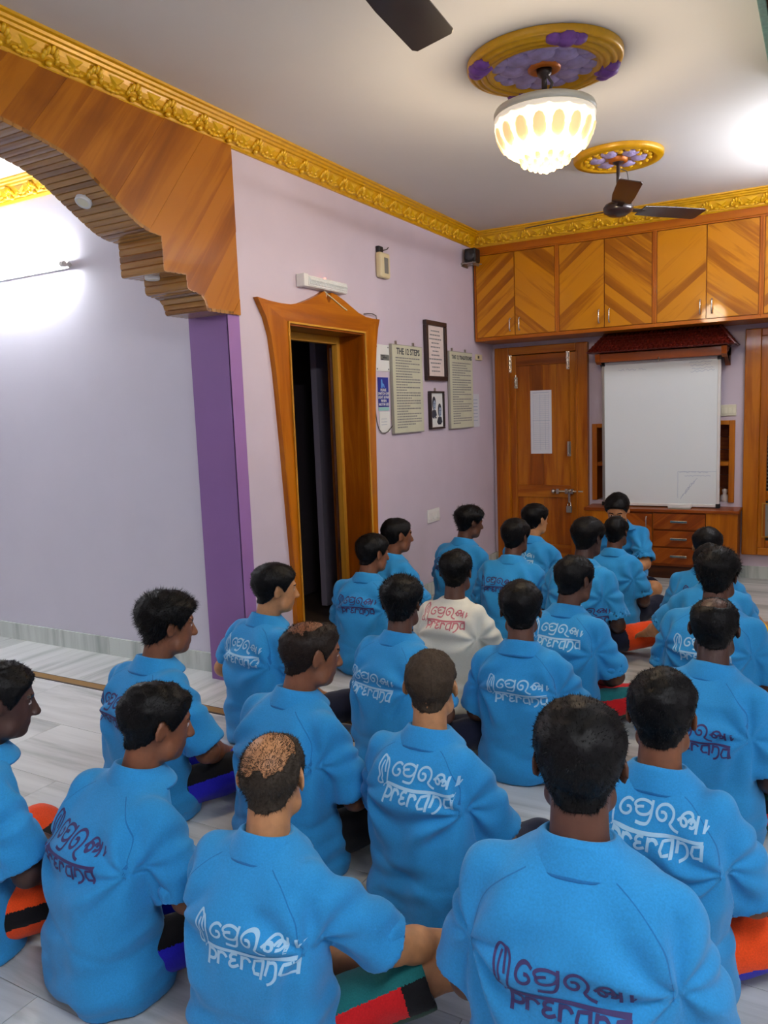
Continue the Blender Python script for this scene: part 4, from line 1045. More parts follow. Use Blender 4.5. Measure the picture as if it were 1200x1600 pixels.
def person(p):
    s = p.get('s', 1.0); near = p.get('lod', 1); h = (.0062, .0078, .0095)[near]
    lean, side, slou = p.get('lean', .06), p.get('side', 0.), p.get('slouch', 1.); wide = p.get('wide', 1.)
    def oy(z): return lean*z*z/.36
    def ox(z): return side*z*z/.36
    nb = np.array((ox(.60), .034*slou+oy(.60), .60))
    yw = math.radians(p['yaw']); Rh = rot(math.radians(p.get('hyaw', 0)), math.radians(p.get('hpitch', 8)), math.radians(p.get('hroll', 0)))
    hc = nb+Rh@np.array((0, .032, .125)); hs = p.get('hs', 1.0)
    top = hc+Rh@np.array((0, -.01, .122*hs))
    skin_m, arm, leg = 'skin_'+p.get('skin', 'b'), p.get('arms', ('lap', 'lap')), p.get('knees', ((.25, .34, .135), (.25, .34, .135)))
    # place so that the crown of the head falls on the wanted point
    zt = p['top'][2]; sc = zt/top[2]; Rz = Matrix.Rotation(-yw, 3, 'Z'); tw = Rz @ Vector((top[0]*sc, top[1]*sc, 0))
    T = thing('person', p['label'], 'person', (p['top'][0]-tw.x, p['top'][1]-tw.y, 0), -yw, p.get('group', 'people seated in rows on the marble floor')); T.scale = (sc, sc, sc)
    def tor(z, i): return np.interp(z, ZS, (HW, HD, CY)[i])
    # ------------------------------------------------ body
    B = Field((-.55, -.30, -.01), (.55, .58, .93), h)
    zz = B.ax[2]
    def torso(x, y, z, m=0., top=.60):
        hw = tor(z, 0)*wide-m; hd = tor(z, 1)*(.5+.5*wide)-m; hw = np.maximum(hw, .02); hd = np.maximum(hd, .02)
        q = (np.abs((x-ox(z))/hw)**2.4+np.abs((y-tor(z, 2)*slou-oy(z))/hd)**2.4)**(1/2.4)
        return np.maximum((q-1)*np.minimum(hw, hd)*.9, z-top)
    B.add(lambda x, y, z: torso(x, y, z, .032, .575), (-.25, -.25, .05), (.25, .3, .6), .01)
    B.cap(nb-np.array((0, .004, .05)), hc+Rh@np.array((0, -.020, -.05)), .058, .052, .02)
    # head, modelled in its own axes
    q = B.sl(hc-.19, hc+.19); X, Y, Z = B.xyz(q); P = [X-hc[0], Y-hc[1], Z-hc[2]]; hx, hy, hz = [(Rh[0][i]*P[0]+Rh[1][i]*P[1]+Rh[2][i]*P[2])/hs for i in range(3)]
    def E(c, r): 
        a, b, d = (hx-c[0])/r[0], (hy-c[1])/r[1], (hz-c[2])/r[2]; n = np.sqrt(a*a+b*b+d*d); g = np.sqrt((a/r[0])**2+(b/r[1])**2+(d/r[2])**2)+1e-6; return n*(n-1)/g
    def Cc(a, b, ra, rb):
        a, b = np.array(a), np.array(b); ba = b-a; t = np.clip(((hx-a[0])*ba[0]+(hy-a[1])*ba[1]+(hz-a[2])*ba[2])/(ba@ba), 0, 1)
        return np.sqrt((hx-a[0]-t*ba[0])**2+(hy-a[1]-t*ba[1])**2+(hz-a[2]-t*ba[2])**2)-(ra+(rb-ra)*t)
    def sm(a, b, k): t = np.maximum(k-np.abs(a-b), 0)/k; return np.minimum(a, b)-t*t*k*.25
    def sx(a, b, k): return -sm(-a, -b, k)
    cran = sm(E((0, -.016, .022), (.074, .092, .084)), E((0, .02, .03), (.066, .07, .07)), .02)
    D = sm(cran, E((0, .036, -.035), (.058, .060, .074)), .03)
    D = sm(D, E((0, .068, -.088), (.026, .024, .020)), .025); D = sm(D, Cc((-.045, .03, -.075), (.045, .03, -.075), .024, .024), .03)
    D = sm(D, Cc((0, .090, .012), (0, .112, -.030), .008, .013), .012)
    ears = []
    for g in (-1, 1):
        D = sm(D, E((g*.011, .104, -.034), (.009, .010, .007)), .006); D = sm(D, Cc((g*.014, .090, .026), (g*.046, .080, .024), .007, .006), .012)
        D = sx(D, -E((g*.031, .098, .008), (.017, .012, .010)), .012); D = sm(D, E((g*.031, .079, .007), (.012, .012, .010)), .002)
        gx = hx*g-.080+.42*(hy+.006); n_ = np.sqrt((gx/.0075)**2+((hy+.007)/.0185)**2+((hz+.007)/.028)**2); ear = (n_-1)*.0078
        n_ = np.sqrt(((gx-.009)/.006)**2+((hy+.004)/.012)**2+((hz-.0)/.022)**2); ear = sx(ear, -(n_-1)*.007, .003); ears.append(ear); D = sm(D, ear, .008)
    D = sm(D, Cc((-.017, .090, -.054), (.017, .090, -.054), .0065, .0065), .006); D = sm(D, Cc((-.013, .089, -.064), (.013, .089, -.064), .0075, .0075), .006)
    D = (D*hs).astype(np.float32); B.f[q] = sm(B.f[q], D, .022); scalp_f = cran*hs; skull = D
    for sd in (-1, 1):
        a = arm[0 if sd < 0 else 1]; e, wv = ARMS[a] if isinstance(a, str) else a; m = np.array((sd, 1, 1))
        S = np.array((sd*.144*wide+ox(.515), .006*slou+oy(.515)-.0, .512)); e = np.array(e)*m+np.array((ox(e[2])*.8, oy(e[2])*.8, 0)); wv = np.array(wv)*m
        B.cap(S, e, .040, .040, .03); B.cap(e, e+(wv-e)*.35, .041, .042, .02); B.cap(e+(wv-e)*.3, wv, .042, .027, .02)
        # hand: palm, four fingers, thumb
        d = (wv-e)/np.linalg.norm(wv-e); d = d*np.array((1, 1, .25))+np.array((0, 0, -.25)); d /= np.linalg.norm(d)
        up = np.array((0, 0, 1.))-d*d[2]; up /= np.linalg.norm(up); lat = np.cross(d, up)*sd   # lat: thumb side is -x for the right hand
        pc = wv+d*.045; B.ell(pc, (.038, .052, .017), .015, R=np.stack([lat, d, up], 1))
        for i in range(4):
            b0 = wv+d*(.080-.004*abs(i-1.4))+lat*(-.030+.0205*i); L = (.036, .042, .039, .030)[i]; dd = d.copy(); pt = b0
            for j in range(3):
                c_ = p.get('curl', .45)*(j*.8+.5); dd = d*math.cos(c_)-up*math.sin(c_); nx_ = pt+dd*L*(1, .66, .5)[j]; B.cap(pt, nx_, .0092-.0008*j, .0086-.0008*j, .005); pt = nx_
        t0 = wv+d*.025-lat*.030; t1 = t0+d*.036-lat*.022-up*.008; B.cap(t0, t1, .0125, .0105, .012); B.cap(t1, t1+d*.032+lat*.002-up*.006, .0105, .0085, .006)
    HIP = [np.array((g*.10, .03, .10)) for g in (-1, 1)]; ANK = [np.array((g*-.09, (.31-.05*(g > 0))*p.get('tuck', 1.), .055)) for g in (-1, 1)]; KN = []
    for i, g in enumerate((-1, 1)):
        k = np.array(leg[i])*np.array((g, 1, 1)); KN.append(k); a = ANK[i]
        B.cap(HIP[i], k, .066, .052, .02); B.ell(k, (.054, .054, .054), .02); B.cap(k, k+(a-k)*.4, .050, .052, .02); B.cap(k+(a-k)*.4, a, .052, .034, .02)
        ft = np.array((g*-.055, .02, -.012)); fo = a+ft*1.0
        B.cap(a, a+np.array((g*.03, -.02, -.02)), .034, .028, .02); tip = a+np.array((g*-.13, .07*p.get('tuck', 1.), -.018)); B.cap(a, tip, .034, .026, .02)
        for j in range(5): B.cap(tip+np.array((0, -.022+.011*j, -.004)), tip+np.array((g*-.03+g*.003*j, -.026+.013*j, -.006)), .0105-.001*j, .0095-.001*j, .004)
    V, F = B.mesh(); V = relax(V, F, 1, .35)
    # eyes and lips by place on the head
    L_ = ((V-hc)@Rh)/hs; cen = L_[F].mean(1); mi = np.zeros(len(F), int)
    for g in (-1, 1):
        r = (cen[:, 0]-g*.031)**2/.0125**2+(cen[:, 2]-.007)**2/.0055**2
        mi[(r < 1) & (cen[:, 1] > .075)] = 1; mi[((cen[:, 0]-g*.031)**2+(cen[:, 2]-.007)**2 < .0055**2) & (cen[:, 1] > .075)] = 2
        r = ((cen[:, 0]-g*.031)/.020)**2+((cen[:, 2]-.027)/.005)**2; mi[(r < 1) & (cen[:, 1] > .06)] = 2
    mi[((cen[:, 0]/.02)**2+((cen[:, 2]+.059)/.010)**2 < 1) & (cen[:, 1] > .085)] = 3
    np_mesh('body', V, F, [skin_m, 'eye_white', 'eye_dark', 'lip'], T, mi)
    # ------------------------------------------------ hair
    hp = dict(top=.018, side=.007, nape=-.078, bald=None, fringe=0.); hp.update(p.get('hair', {}))
    hm = hp.get('mat', 'hair_black'); tz = np.clip((hz+.02)/.09, 0, 1)
    thick = hp['side']+(hp['top']-hp['side'])*tz*tz*(3-2*tz)-min(.005, hp['side']*.5)*np.clip((-.015-hz)/.05, 0, 1)+vnoise(hx*32+p['id']*5, hy*32, hz*32)*.004*tz; nz = vnoise(hx*60+p['id']*7, hy*60, hz*60)*.0035+vnoise(hx*130, hy*130+p['id'], hz*130)*.002
    if hp['bald'] is not None:
        bc, br = hp['bald']; thick = thick*(.15+.85*np.clip((np.sqrt((hx-bc[0])**2+(hy-bc[1])**2+(hz-bc[2])**2)-br)/.035, 0, 1))
    line = np.interp(hy, [-.12, -.085, -.055, -.03, -.012, .012, .03, .045, .062, .08, .095], [hp['nape']+.006, hp['nape'], hp['nape']+.010, -.050, -.02, .020, -.012, .016, .045, .062, .078])
    base = sm(scalp_f, (Cc((0, -.020, -.05), (0, -.04, -.16), .052, .058))*hs, .02)
    hd_ = np.maximum(base-(thick+nz)*hs, (line-hz+nz*1.2)*.8*hs)
    for ear in ears: hd_ = np.maximum(hd_, (.0035-ear)*hs)
    if hp['bald'] is not None:
        bc, br = hp['bald']; hd_ = np.maximum(hd_, -(np.sqrt((hx-bc[0])**2+(hy-bc[1])**2+(hz-bc[2])**2)-br+nz*2.2)*.8)
    HF = Field(B.lo, (0, 0, 0), h); HF.lo = np.array([B.ax[i][q[i].start] for i in range(3)], float); HF.f = np.ascontiguousarray(hd_, np.float32); HF.n = np.array(hd_.shape); HF.h = h
    HF.f[0] = HF.f[-1] = .1; HF.f[:, 0] = HF.f[:, -1] = .1; HF.f[:, :, 0] = HF.f[:, :, -1] = .1
    V, F = HF.mesh(); V = relax(V, F, 1, .4)
    N = vnormals(V, F); rng = np.random.default_rng(100+p['id']); ns = (5200, 2600, 900)[near]
    fi = rng.integers(0, len(F), ns); wts = rng.dirichlet((1, 1, 1, 1), ns); pt = (V[F[fi]]*wts[:, :, None]).sum(1); nn = N[F[fi]].mean(1)
    lw = (pt-hc)@Rh; flow = np.stack([lw[:, 0]*4, -.6-lw[:, 1]*1.+0*lw[:, 0], -.9+0*lw[:, 0]], 1); flow = np.where(lw[:, 2:3] > .06, np.stack([lw[:, 0]*6, .5+0*lw[:, 0], .2+0*lw[:, 0]], 1), flow)@Rh.T
    ln = rng.uniform(.006, .016, (ns, 1))*hp.get('spike', .7); dr = nn*.55+flow*.7+rng.normal(0, .35, (ns, 3)); dr /= np.linalg.norm(dr, axis=1, keepdims=True)
    sdv = np.cross(dr, nn+.01); sdv /= np.linalg.norm(sdv, axis=1, keepdims=True)+1e-9; wd_ = (.0009, .0012, .0018)[near]
    pt = pt-nn*.002; TV = np.stack([pt-sdv*wd_, pt+sdv*wd_, pt+dr*ln], 1).reshape(-1, 3); TF = np.arange(ns*3).reshape(-1, 3)
    mats_h = [hm]; mih = None
    np_mesh('hair', V, F, mats_h, T, np.zeros(len(F), int), (TV.astype(np.float32), TF))
    if hp.get('fuzz'):      # sparse short hair over the thinning crown
        k = hp['fuzz']; Vb, Fb = None, None
        u = rng.normal(0, 1, (k, 3)); u /= np.linalg.norm(u, axis=1, keepdims=True); bc, br = hp['bald']
        c0 = np.array((0, -.016, .022)); rad = np.array((.074, .092, .084)); loc = c0+u*rad
        keep = (np.linalg.norm(loc-np.array(bc), axis=1) < br*1.3) & (np.linalg.norm(loc-np.array(bc), axis=1) > br*rng.uniform(0, 1.08, k)) & (loc[:, 2] > .0); loc, u = loc[keep], u[keep]; kk = len(loc)
        wpt = hc+(loc*hs)@Rh.T; wn = (u/rad)/np.linalg.norm(u/rad, axis=1, keepdims=True)@Rh.T
        dr = wn*.5+rng.normal(0, .5, (kk, 3)); dr /= np.linalg.norm(dr, axis=1, keepdims=True); sv = np.cross(dr, wn+.02); sv /= np.linalg.norm(sv, axis=1, keepdims=True)
        TV = np.stack([wpt-sv*.0007, wpt+sv*.0007, wpt+wn*.003+dr*rng.uniform(.004, .010, (kk, 1))], 1).reshape(-1, 3)
        mk('thin_hair', TV.tolist(), np.arange(kk*3).reshape(-1, 3).tolist(), hp.get('fuzzmat', hm), T)['kind'] = 'stuff'
    # ------------------------------------------------ shirt
    S_ = Field((-.48, -.32, -.012), (.48, .42, .64), h)
    S_.add(lambda x, y, z: np.maximum(torso(x, y, z, 0, .595), .006-z), (-.27, -.28, -.01), (.27, .36, .6), .01)
    for sd in (-1, 1):
        a = arm[0 if sd < 0 else 1]; e, wv = ARMS[a] if isinstance(a, str) else a; m = np.array((sd, 1, 1))
        S0 = np.array((sd*.140*wide+ox(.515), .004*slou+oy(.515), .505)); e = np.array(e)*m+np.array((ox(e[2])*.8, oy(e[2])*.8, 0)); d = e-S0; sl = p.get('sleeve', .90); e1 = S0+d*sl; dn = d/np.linalg.norm(d)
        def sleeve(x, y, z, S0=S0, d=d, e1=e1, dn=dn):
            L2 = float(d@d); t = np.clip(((x-S0[0])*d[0]+(y-S0[1])*d[1]+(z-S0[2])*d[2])/L2, 0, 1.1); r = .064+.016*t
            dd = np.sqrt((x-S0[0]-t*d[0])**2+(y-S0[1]-t*d[1])**2+(z-S0[2]-t*d[2])**2)
            cut = (x-e1[0])*dn[0]+(y-e1[1])*dn[1]+(z-e1[2])*dn[2]; body = np.maximum(dd-r, cut)
            return np.maximum(body, -np.maximum(dd-r+.011, -(cut+.045)))
        S_.add(sleeve, np.minimum(S0, e1)-.1, np.maximum(S0, e1)+.1, .016)
    # neck hole
    S_.cap(nb+np.array((0, 0, -.02)), nb+np.array((0, .015, .06)), .050, .062, .01, 'c')
    V, F = S_.mesh(); V = relax(V, F, 1, .5); N = vnormals(V, F); x, y, z = V.T; i_ = p['id']*3.7
    A = np.zeros(len(V), np.float32)
    for g in (-1, 1):
        px_, pz_ = g*.17*wide, .405; dx, dz = x-px_, z-pz_; r = np.hypot(dx, dz); ph = np.arctan2(dz, dx*-g)
        A += .0105*np.exp(-((r-.10)/.085)**2)*np.sin(ph*7+vnoise(x*7+i_, y*7, z*7)*2.2)
    low = np.clip((.34-z)/.2, 0, 1); A += .015*low*vnoise(x*5+i_+z*9, y*6, z*17-x*9)+.006*low*vnoise(x*12+i_, y*12, z*26)
    A += .009*vnoise(x*15+i_, y*15, z*4.)*np.clip((.50-z)/.15, 0, 1)+.003*vnoise(x*9, y*9+i_, z*9)
    A -= .006*np.exp(-((z-.20-.03*np.sin(x*11+i_))/.014)**2)*(y < .1)*.6
    arms_w = np.clip((np.abs(x)-.17*wide)/.05, 0, 1); A = A*(1-.5*arms_w)+arms_w*.0035*np.sin(z*70+vnoise(x*9, y*9, z*9+i_)*3)*np.clip((.47-z)/.06, 0, 1)
    V = V+N*A[:, None]; V[:, 2] = np.maximum(V[:, 2], .003)
    white = p.get('white', False); sh = np_mesh('polo_shirt' if not white else 'tee_shirt', V, F, ['shirt_white' if white else 'shirt_blue'], T)
    bvh = BVHTree.FromPolygons(V.tolist(), F.tolist())
    # collar
    m = MB(); rows = [(.055, -.015, 0), (.056, .015, 0), (.060, .031, 0), (.066, .032, 0), (.074, .021, 0), (.090, .003, 0), (.109, -.017, 0), (.111, -.022, 0), (.104, -.025, 0)] if not white else [(.055, -.014, .2), (.056, .003, .5), (.060, .006, .6), (.066, -.004, .4), (.069, -.018, 0)]
    nseg = 36; vs = []
    for (r, zo, _) in rows:
        for k in range(nseg):
            a = 2*PI*k/nseg; bk = .5-.5*math.sin(a)     # 1 at the nape, 0 at the throat
            vs.append((nb[0]+r*1.06*math.cos(a), nb[1]+.002+(r if r < .07 else .07+(r-.07)*.62)*1.04*math.sin(a), nb[2]-.012+zo*(.75+.35*bk)-.020*(1-bk)-.006*abs(math.cos(a))*(r/.083)))
    mk('collar', vs, [(i*nseg+k, i*nseg+(k+1) % nseg, (i+1)*nseg+(k+1) % nseg, (i+1)*nseg+k) for i in range(len(rows)-1) for k in range(nseg)], 'shirt_white' if white else 'shirt_blue', sh, smooth=True)
    if not white:
        vs = [(nb[0]+r*1.06*math.cos(a), nb[1]+.002+(.07+(r-.07)*.62)*1.04*math.sin(a), nb[2]-.012+zo*(.75+.35*(.5-.5*math.sin(a)))-.020*(.5+.5*math.sin(a))-.006*abs(math.cos(a))*(r/.083)) for r, zo in ((.1105, -.0185), (.1125, -.0225), (.109, -.026)) for a in (2*PI*k/nseg for k in range(nseg))]
        mk('collar_edge', vs, [(i*nseg+k, i*nseg+(k+1) % nseg, (i+1)*nseg+(k+1) % nseg, (i+1)*nseg+k) for i in range(2) for k in range(nseg)], 'shirt_seam', sh, smooth=True)
    if not white and near < 2:
        for g in (-1, 1):
            m = strokes_on(bvh, [(smooth_pl([(ox(.57)+g*.080, .564), (ox(.53)+g*.118, .542), (ox(.47)+g*.152*wide, .495), (ox(.42)+g*.166*wide, .43), (ox(.4)+g*.166*wide, .39)], 3), .0018)], 0, 0, 1., .0008)
            if m.v: m.build('raglan_seam', 'shirt_seam', sh)
    pc = p.get('print')
    if pc:
        u, zc, ps = p.get('pp', (-.095, .385, .205)); m = strokes_on(bvh, [g for g in GLYPHS], u+ox(zc), zc, ps, step=(.004, .006, .009)[near])
        m.build('printed_lettering', 'print_'+pc, sh)
    if p.get('chest'):
        m = strokes_on(bvh, [(smooth_pl([(-.05, -.02), (-.02, -.03), (0, -.075), (.02, -.03), (.05, -.02)]), .012), (smooth_pl([(-.04, .0), (0, -.04), (.04, 0)]), .01)], 0, .46, 1., ysign=1)
        m.build('chest_mark', 'print_dark', sh)
    # ------------------------------------------------ trousers
    pat = p.get('pants', ('navy',)); short = p.get('short', (False, False))
    Q = Field((-.56, -.26, -.012), (.56, .56, .34), h*.72)
    Q.ell((0, .012, .09), (.150, .108, .082), .02)
    for i, g in enumerate((-1, 1)):
        k = KN[i]; a = ANK[i]; d = k-HIP[i]
        if short[i]:
            e1 = HIP[i]+d*.80; dn = d/np.linalg.norm(d)
            def sh_(x, y, z, a0=HIP[i], d=d, e1=e1, dn=dn):
                t = np.clip(((x-a0[0])*d[0]+(y-a0[1])*d[1]+(z-a0[2])*d[2])/float(d@d), 0, 1.2); dd = np.sqrt((x-a0[0]-t*d[0])**2+(y-a0[1]-t*d[1])**2+(z-a0[2]-t*d[2])**2)-(.078-.0*t)
                return np.maximum(dd, (x-e1[0])*dn[0]+(y-e1[1])*dn[1]+(z-e1[2])*dn[2])
            Q.add(sh_, np.minimum(HIP[i], e1)-.1, np.maximum(HIP[i], e1)+.1, .03)
        else:
            Q.cap(HIP[i], k, .076, .072, .03); Q.cap(k, k+(a-k)*.92, .070, .052, .02)
    Q.add(lambda x, y, z: z-.004+0*x+0*y, (-.6, -.3, -.02), (.6, .6, .0), 0, 'c')
    V, F = Q.mesh(); V = relax(V, F, 1, .4); N = vnormals(V, F); x, y, z = V.T
    V = V+N*(.006*vnoise(x*11+i_, y*11, z*22)+.003*vnoise(x*24, y*24+i_, z*24))[:, None]; V[:, 2] = np.maximum(V[:, 2], .004)
    c = V[F].mean(1); nf = N[F].mean(1); g = np.sign(c[:, 0]); kn = np.where(g[:, None] > 0, KN[1], KN[0]); hp_ = np.where(g[:, None] > 0, HIP[1], HIP[0])
    d = kn-hp_; t = ((c-hp_)*d).sum(1)/(d*d).sum(1); ap = c-hp_-d*t[:, None]; v = ap[:, 2]/(np.linalg.norm(ap, axis=1)+1e-6); mats = ['pants_'+pat[0]]; mi = np.zeros(len(F), int)
    for (t0, t1, v0, v1, col) in pat[1:]:
        nm = 'pants_'+col
        if nm not in mats: mats.append(nm)
        mi[(t > t0) & (t <= t1) & (v > v0) & (v <= v1)] = mats.index(nm)
    np_mesh('shorts' if all(short) else 'track_trousers', V, F, mats, T, mi)
    return T
HIPTAG = [(-.6, .10, -2, 2, 'green'), (-.02, .0, -2, 2, 'white'), (.06, .075, -2, 2, 'white')]
PANTS = {
 'navy': ('navy',), 'black': ('black',)+tuple(HIPTAG), 'royal': ('royal', (.1, 2, .45, 2, 'black'))+tuple(HIPTAG), 'royal2': ('royal', (.55, 2, .0, 2, 'black')),
 'orange': ('orange', (.1, 2, -.15, .5, 'black'))+tuple(HIPTAG), 'red': ('red', (.1, 2, .6, 2, 'teal'), (.1, 2, -2, -.45, 'green'))+tuple(HIPTAG),
 'shorts': ('red', (.62, 2, -.35, .62, 'black'), (.12, 2, .62, 2, 'teal'), (.12, 2, -2, -.35, 'green'), (-.6, .12, -2, 2, 'green'), (-.08, .0, -2, 2, 'white')),
 'mix': ('orange', (.55, 2, -2, 2, 'navy'), (.8, 2, .2, 2, 'royal'), (.1, .9, -2, -.3, 'royal'), (-.6, .10, -2, 2, 'green')), 'hi_orange': ('navy', (.5, 2, -2, 2, 'orange')), 'yellow': ('yellow', (.4, 2, -2, .1, 'green')), 'green': ('green', (.1, 2, .2, .7, 'black'), (.1, 2, -.4, .2, 'red'))+tuple(HIPTAG)}
BALD_BIG = dict(top=.009, side=.006, bald=((-.018, -.050, .100), .092), fuzz=12000, mat='hair_grey', fuzzmat='hair_grey', spike=.8)
K_OUT = (.42, .26, .135)
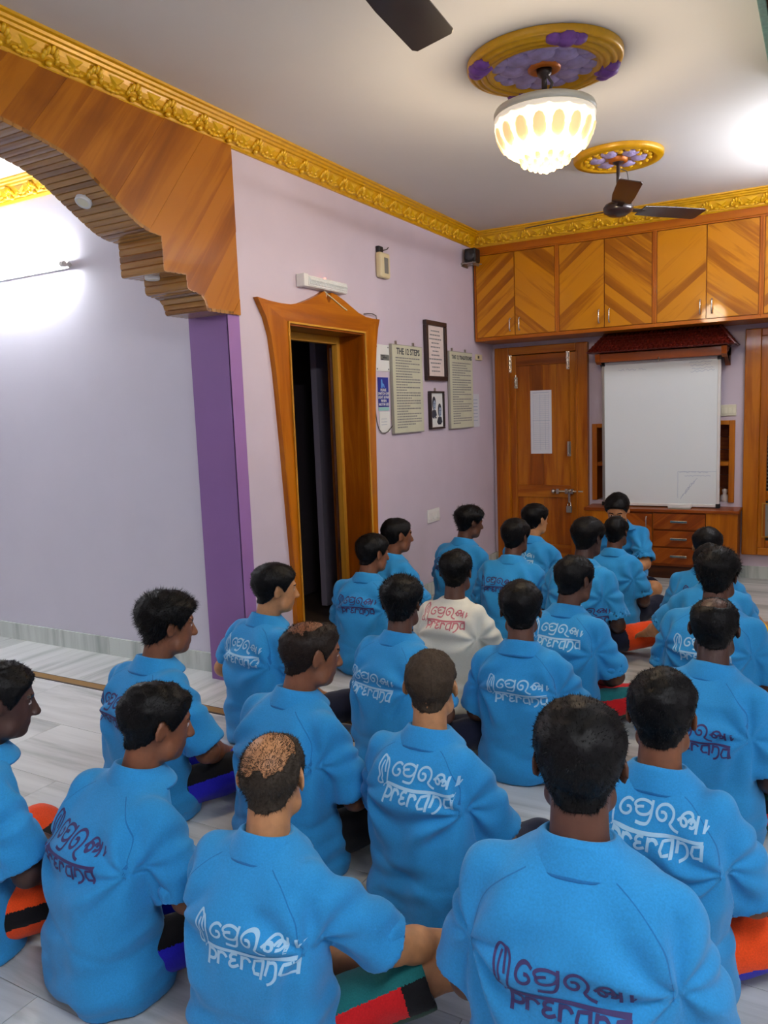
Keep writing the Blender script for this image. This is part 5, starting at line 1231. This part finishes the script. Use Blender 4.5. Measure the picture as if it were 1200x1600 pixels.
PEOPLE = [
 dict(id=1, top=(2.307, 1.492, 0.870), yaw=-4, hyaw=-10, hpitch=10, tuck=0.62, lod=0, print='dark', pp=(-0.09, 0.385, 0.21), skin='c', wide=1.08, arms=('down', 'down'), lean=-0.01, pants='royal', knees=((.20, .27, .13), (.15, .28, .12)), hair=dict(top=.018), label='person seated nearest the camera, glossy black hair, dark lettering low on the blue polo back'),
 dict(id=2, top=(1.633, 1.360, 0.745), yaw=0, hyaw=-20, hpitch=14, lod=0, print='white', pp=(-0.05, 0.4, 0.225), skin='d', wide=1.08, arms=('lap', 'out'), lean=.0, pants='shorts', short=(True, True), knees=((.17, .35, .13), (.38, .29, .19)), hair=BALD_BIG, label='person with balding grey crown in blue polo shirt and short trousers, bare knee showing'),
 dict(id=3, top=(2.381, 1.981, 0.790), yaw=4, hyaw=-8, hpitch=10, lod=0, print='white', pp=(-0.08, 0.49, 0.22), skin='b', wide=1.05, arms=('down', 'lap'), lean=0, pants='mix', knees=((.25, .34, .135), (.36, .28, .13)), label='person in white-lettered blue polo and orange trousers just beyond the person nearest the camera'),
 dict(id=4, top=(1.178, 1.464, 0.755), yaw=8, hyaw=22, hpitch=14, lod=0, print='dark', pp=(-0.11, 0.43, 0.225), skin='b', wide=1.05, arms=('lap', ((.225, .10, .275), (.15, .355, .25))), lean=0.1, slouch=1.3, pants='royal', knees=((.17, .34, .13), (.28, .35, .14)), label='hunched person in dark-lettered blue polo with blue and black trousers, beside the one cut off'),
 dict(id=5, top=(0.691, 1.333, 0.790), yaw=12, hyaw=20, hpitch=12, lod=0, skin='e', arms=('lap', 'lap'), lean=0.05, pants='orange', knees=((.25, .34, .135), (.29, .34, .14)), label='person cut off by the picture edge, orange and black trousers'),
 dict(id=6, top=(1.731, 1.986, 0.765), yaw=4, hyaw=-20, hpitch=6, knees=((.24, .32, .13), (.25, .34, .135)), tuck=0.85, lod=0, print='white', pp=(-0.07, 0.465, 0.225), skin='d', arms=('lap', 'lap'), lean=0.01, pants='navy', hair=dict(top=.010, side=.003, mat='hair_buzz', nape=-.075, spike=.5), label='person with closely cropped hair, whole hand emblem and white lettering on blue polo'),
 dict(id=7, top=(1.285, 2.040, 0.800), yaw=10, hyaw=26, hpitch=12, lod=0, skin='b', wide=1.06, arms=('lap', 'lap'), lean=0.03, pants='black', hair=dict(top=.009, side=.007, bald=((-.012, -.045, .112), .066), fuzz=9000, mat='hair_brown', fuzzmat='hair_brown'), label='person with thinning hair on top in plain-backed blue polo shirt, black trousers with green pocket'),
 dict(id=8, top=(0.607, 2.076, 0.820), yaw=8, hyaw=22, hpitch=10, lod=0, print='dark', pp=(-0.13, 0.43, 0.22), skin='b', arms=('lap', 'lap'), lean=0.02, pants='royal', hair=dict(top=.026, spike=1.6), label='person with ruffled black hair and dark lettering seated by the dividing strip before the pillar'),
 dict(id=9, top=(0.577, 2.769, 0.800), yaw=16, hyaw=24, hpitch=8, lod=1, print='white', pp=(-0.09, 0.45, 0.225), skin='d', arms=(((.31, -.01, .29), (.24, .24, .15)), 'lap'), sleeve=.72, lean=0.02, pants='navy', label='person with white lettering and bare elbow out, seated between purple pillar and open doorway'),
 dict(id=10, top=(1.200, 2.805, 0.775), yaw=10, hyaw=-20, hpitch=8, lod=1, print='white', pp=(-0.12, 0.4, 0.22), skin='c', arms=('lap', 'lap'), lean=0.04, pants='navy', knees=((.22, .34, .135), (.32, .31, .14)), hair=dict(top=.026, spike=1.4), label='person with thick black hair and white lettering seated behind the person in the white shirt'),
 dict(id=11, top=(1.145, 3.478, 0.770), yaw=0, hyaw=-8, hpitch=6, lod=1, print='red', pp=(-0.1, 0.5, 0.215), white=True, skin='c', arms=('lap', 'lap'), lean=0, pants='navy', label='person in white tee shirt with red lettering, the only one not in blue'),
 dict(id=12, top=(1.692, 2.876, 0.775), yaw=-3, hyaw=-14, hpitch=8, lod=1, print='white', pp=(-0.075, 0.415, 0.215), skin='c', arms=('down', 'lap'), lean=-0.07, pants='royal2', knees=((.20, .36, .13), (.25, .34, .135)), hair=dict(top=.024), label='upright person in the middle with both ears showing, white lettering, hem on bare marble'),
 dict(id=13, top=(0.496, 3.785, 0.775), yaw=-4, hyaw=32, hpitch=8, knees=((.22, .30, .13), (.22, .30, .13)), tuck=0.7, lod=1, print='dark', pp=(-0.09, 0.43, 0.21), skin='b', arms=('lap', 'lap'), lean=0.01, pants='navy', label='person with dark lettering on blue polo shirt seated right by the open doorway'),
 dict(id=14, top=(0.382, 4.281, 0.800), yaw=14, hyaw=25, hpitch=6, lod=2, skin='b', arms=('lap', 'lap'), lean=0.01, pants='navy', hair=dict(top=.012, nape=-.07), label='person in blue polo shirt leaning near the doorway surround, below the socket plate'),
 dict(id=15, top=(0.571, 5.010, 0.785), yaw=10, hyaw=30, hpitch=10, knees=((.20, .28, .13), (.20, .28, .13)), tuck=0.6, lod=2, print='dark', pp=(-0.15, 0.42, 0.21), skin='c', arms=('lap', 'lap'), lean=0.04, pants='navy', hair=dict(top=.028, spike=1.6), label='person with tousled hair seated against the lavender wall near the room corner'),
 dict(id=16, top=(1.071, 4.545, 0.775), yaw=-6, hyaw=18, hpitch=8, lod=2, print='dark', pp=(-0.15, 0.43, 0.2), skin='c', arms=('lap', 'lap'), lean=0.03, wide=1.06, pants='navy', hair=dict(top=.024), label='person with dark lettering in front of the wooden back door, behind the white tee shirt'),
 dict(id=17, top=(0.961, 5.240, 0.785), yaw=6, hyaw=22, hpitch=4, lod=2, print='white', pp=(-0.12, 0.45, 0.205), skin='d', arms=('lap', 'knee'), lean=0.01, pants='navy', hair=dict(top=.02, side=.005), label='person nearest the wooden back door, blue polo shirt with pale lettering'),
 dict(id=18, top=(1.746, 3.469, 0.780), yaw=6, hyaw=22, hpitch=10, lod=1, print='white', pp=(-0.09, 0.475, 0.215), skin='c', arms=('lap', 'lap'), lean=0.01, pants='red', knees=((.25, .34, .135), (.40, .27, .14)), hair=dict(top=.014, mat='hair_black'), label='person with white lettering and red trousers, seated beyond the upright one in the middle'),
 dict(id=19, top=(1.543, 4.460, 0.810), yaw=6, hyaw=14, hpitch=10, lod=2, print='dark', pp=(0, 0.3, 0.2), skin='e', arms=('lap', 'down'), lean=0.03, pants='hi_orange', knees=((.25, .34, .135), (.34, .26, .14)), hair=dict(top=.024), label='person with bright orange trouser knee in blue polo shirt beside the red-trousered one'),
 dict(id=20, top=(1.549, 5.111, 0.735), yaw=4, hyaw=4, hpitch=6, lod=2, skin='c', arms=('lap', 'down'), lean=0, pants='navy', hair=dict(top=.016, side=.006), label='person in plain blue polo shirt directly in front of the group leader facing back'),
 dict(id=21, top=(1.411, 5.713, 0.800), yaw=176, hyaw=0, hpitch=26, lod=2, chest=True, skin='d', arms=('fwd', 'fwd'), lean=0.12, pants='navy', short=(True, True), knees=((.27, .32, .14), (.34, .30, .14)), hair=dict(top=.020), label='person below the whiteboard facing the others with bowed head'),
 dict(id=22, top=(2.153, 4.695, 0.740), yaw=6, hyaw=-10, hpitch=14, lod=2, print='dark', pp=(-0.07, 0.44, 0.2), skin='d', arms=('lap', 'knee'), lean=0.03, pants='yellow', short=(True, True), knees=((.25, .34, .135), (.40, .20, .22)), hair=dict(top=.024), label='farthest person by the window frame, bare knee and yellow shorts'),
 dict(id=25, top=(2.195, 4.353, 0.700), yaw=-10, hyaw=-6, hpitch=34, knees=((.20, .22, .13), (.20, .22, .13)), tuck=0.55, lod=2, skin='d', arms=('out', 'lap'), lean=0.08, pants='navy', label='person with head hidden behind the dark-haired one, plain blue sleeve showing beside the low cabinet'),
 dict(id=23, top=(2.320, 3.669, 0.800), yaw=8, hyaw=0, hpitch=6, lod=1, print='white', pp=(-0.1, 0.41, 0.22), skin='c', wide=1.12, arms=('down', 'down'), lean=0, pants='yellow', knees=((.29, .33, .12), (.25, .34, .135)), hair=dict(top=.03, spike=1.4), label='broad person with thick black hair, white lettering half hidden behind a thinning crown'),
 dict(id=24, top=(2.402, 2.851, 0.790), yaw=16, hyaw=-20, hpitch=14, lod=1, print='dark', pp=(-0.07, 0.385, 0.21), skin='e', wide=1.06, arms=('lap', 'down'), lean=0.04, pants='green', knees=((.25, .34, .135), (.38, .26, .13)), hair=dict(top=.011, side=.008, bald=((0, -.045, .110), .052), fuzz=1800, fuzzmat='hair_black'), label='dark-haired person with a shiny thinning crown, both ears showing, dark lettering, red and green trousers'),
]
for p in PEOPLE:
    p = dict(p); p['pants'] = PANTS[p['pants']]; person(p)
# notebooks
def notebook(x, y, z, rz, label):
    t = thing('notebook', label, 'notebook', (x, y, z), rz)
    MB().box(-.10, .10, -.07, .07, 0, .006).build('pages', 'paper_white', t); MB().box(-.102, .102, -.072, .072, -.002, 0).build('cover', 'marker_blue', t); MB().box(-.102, .102, -.072, .072, .006, .008).build('cover', 'paper', t)
notebook(2.10, 2.16, .004, .5, 'white notebook lying on the marble beside the cropped-haired person')
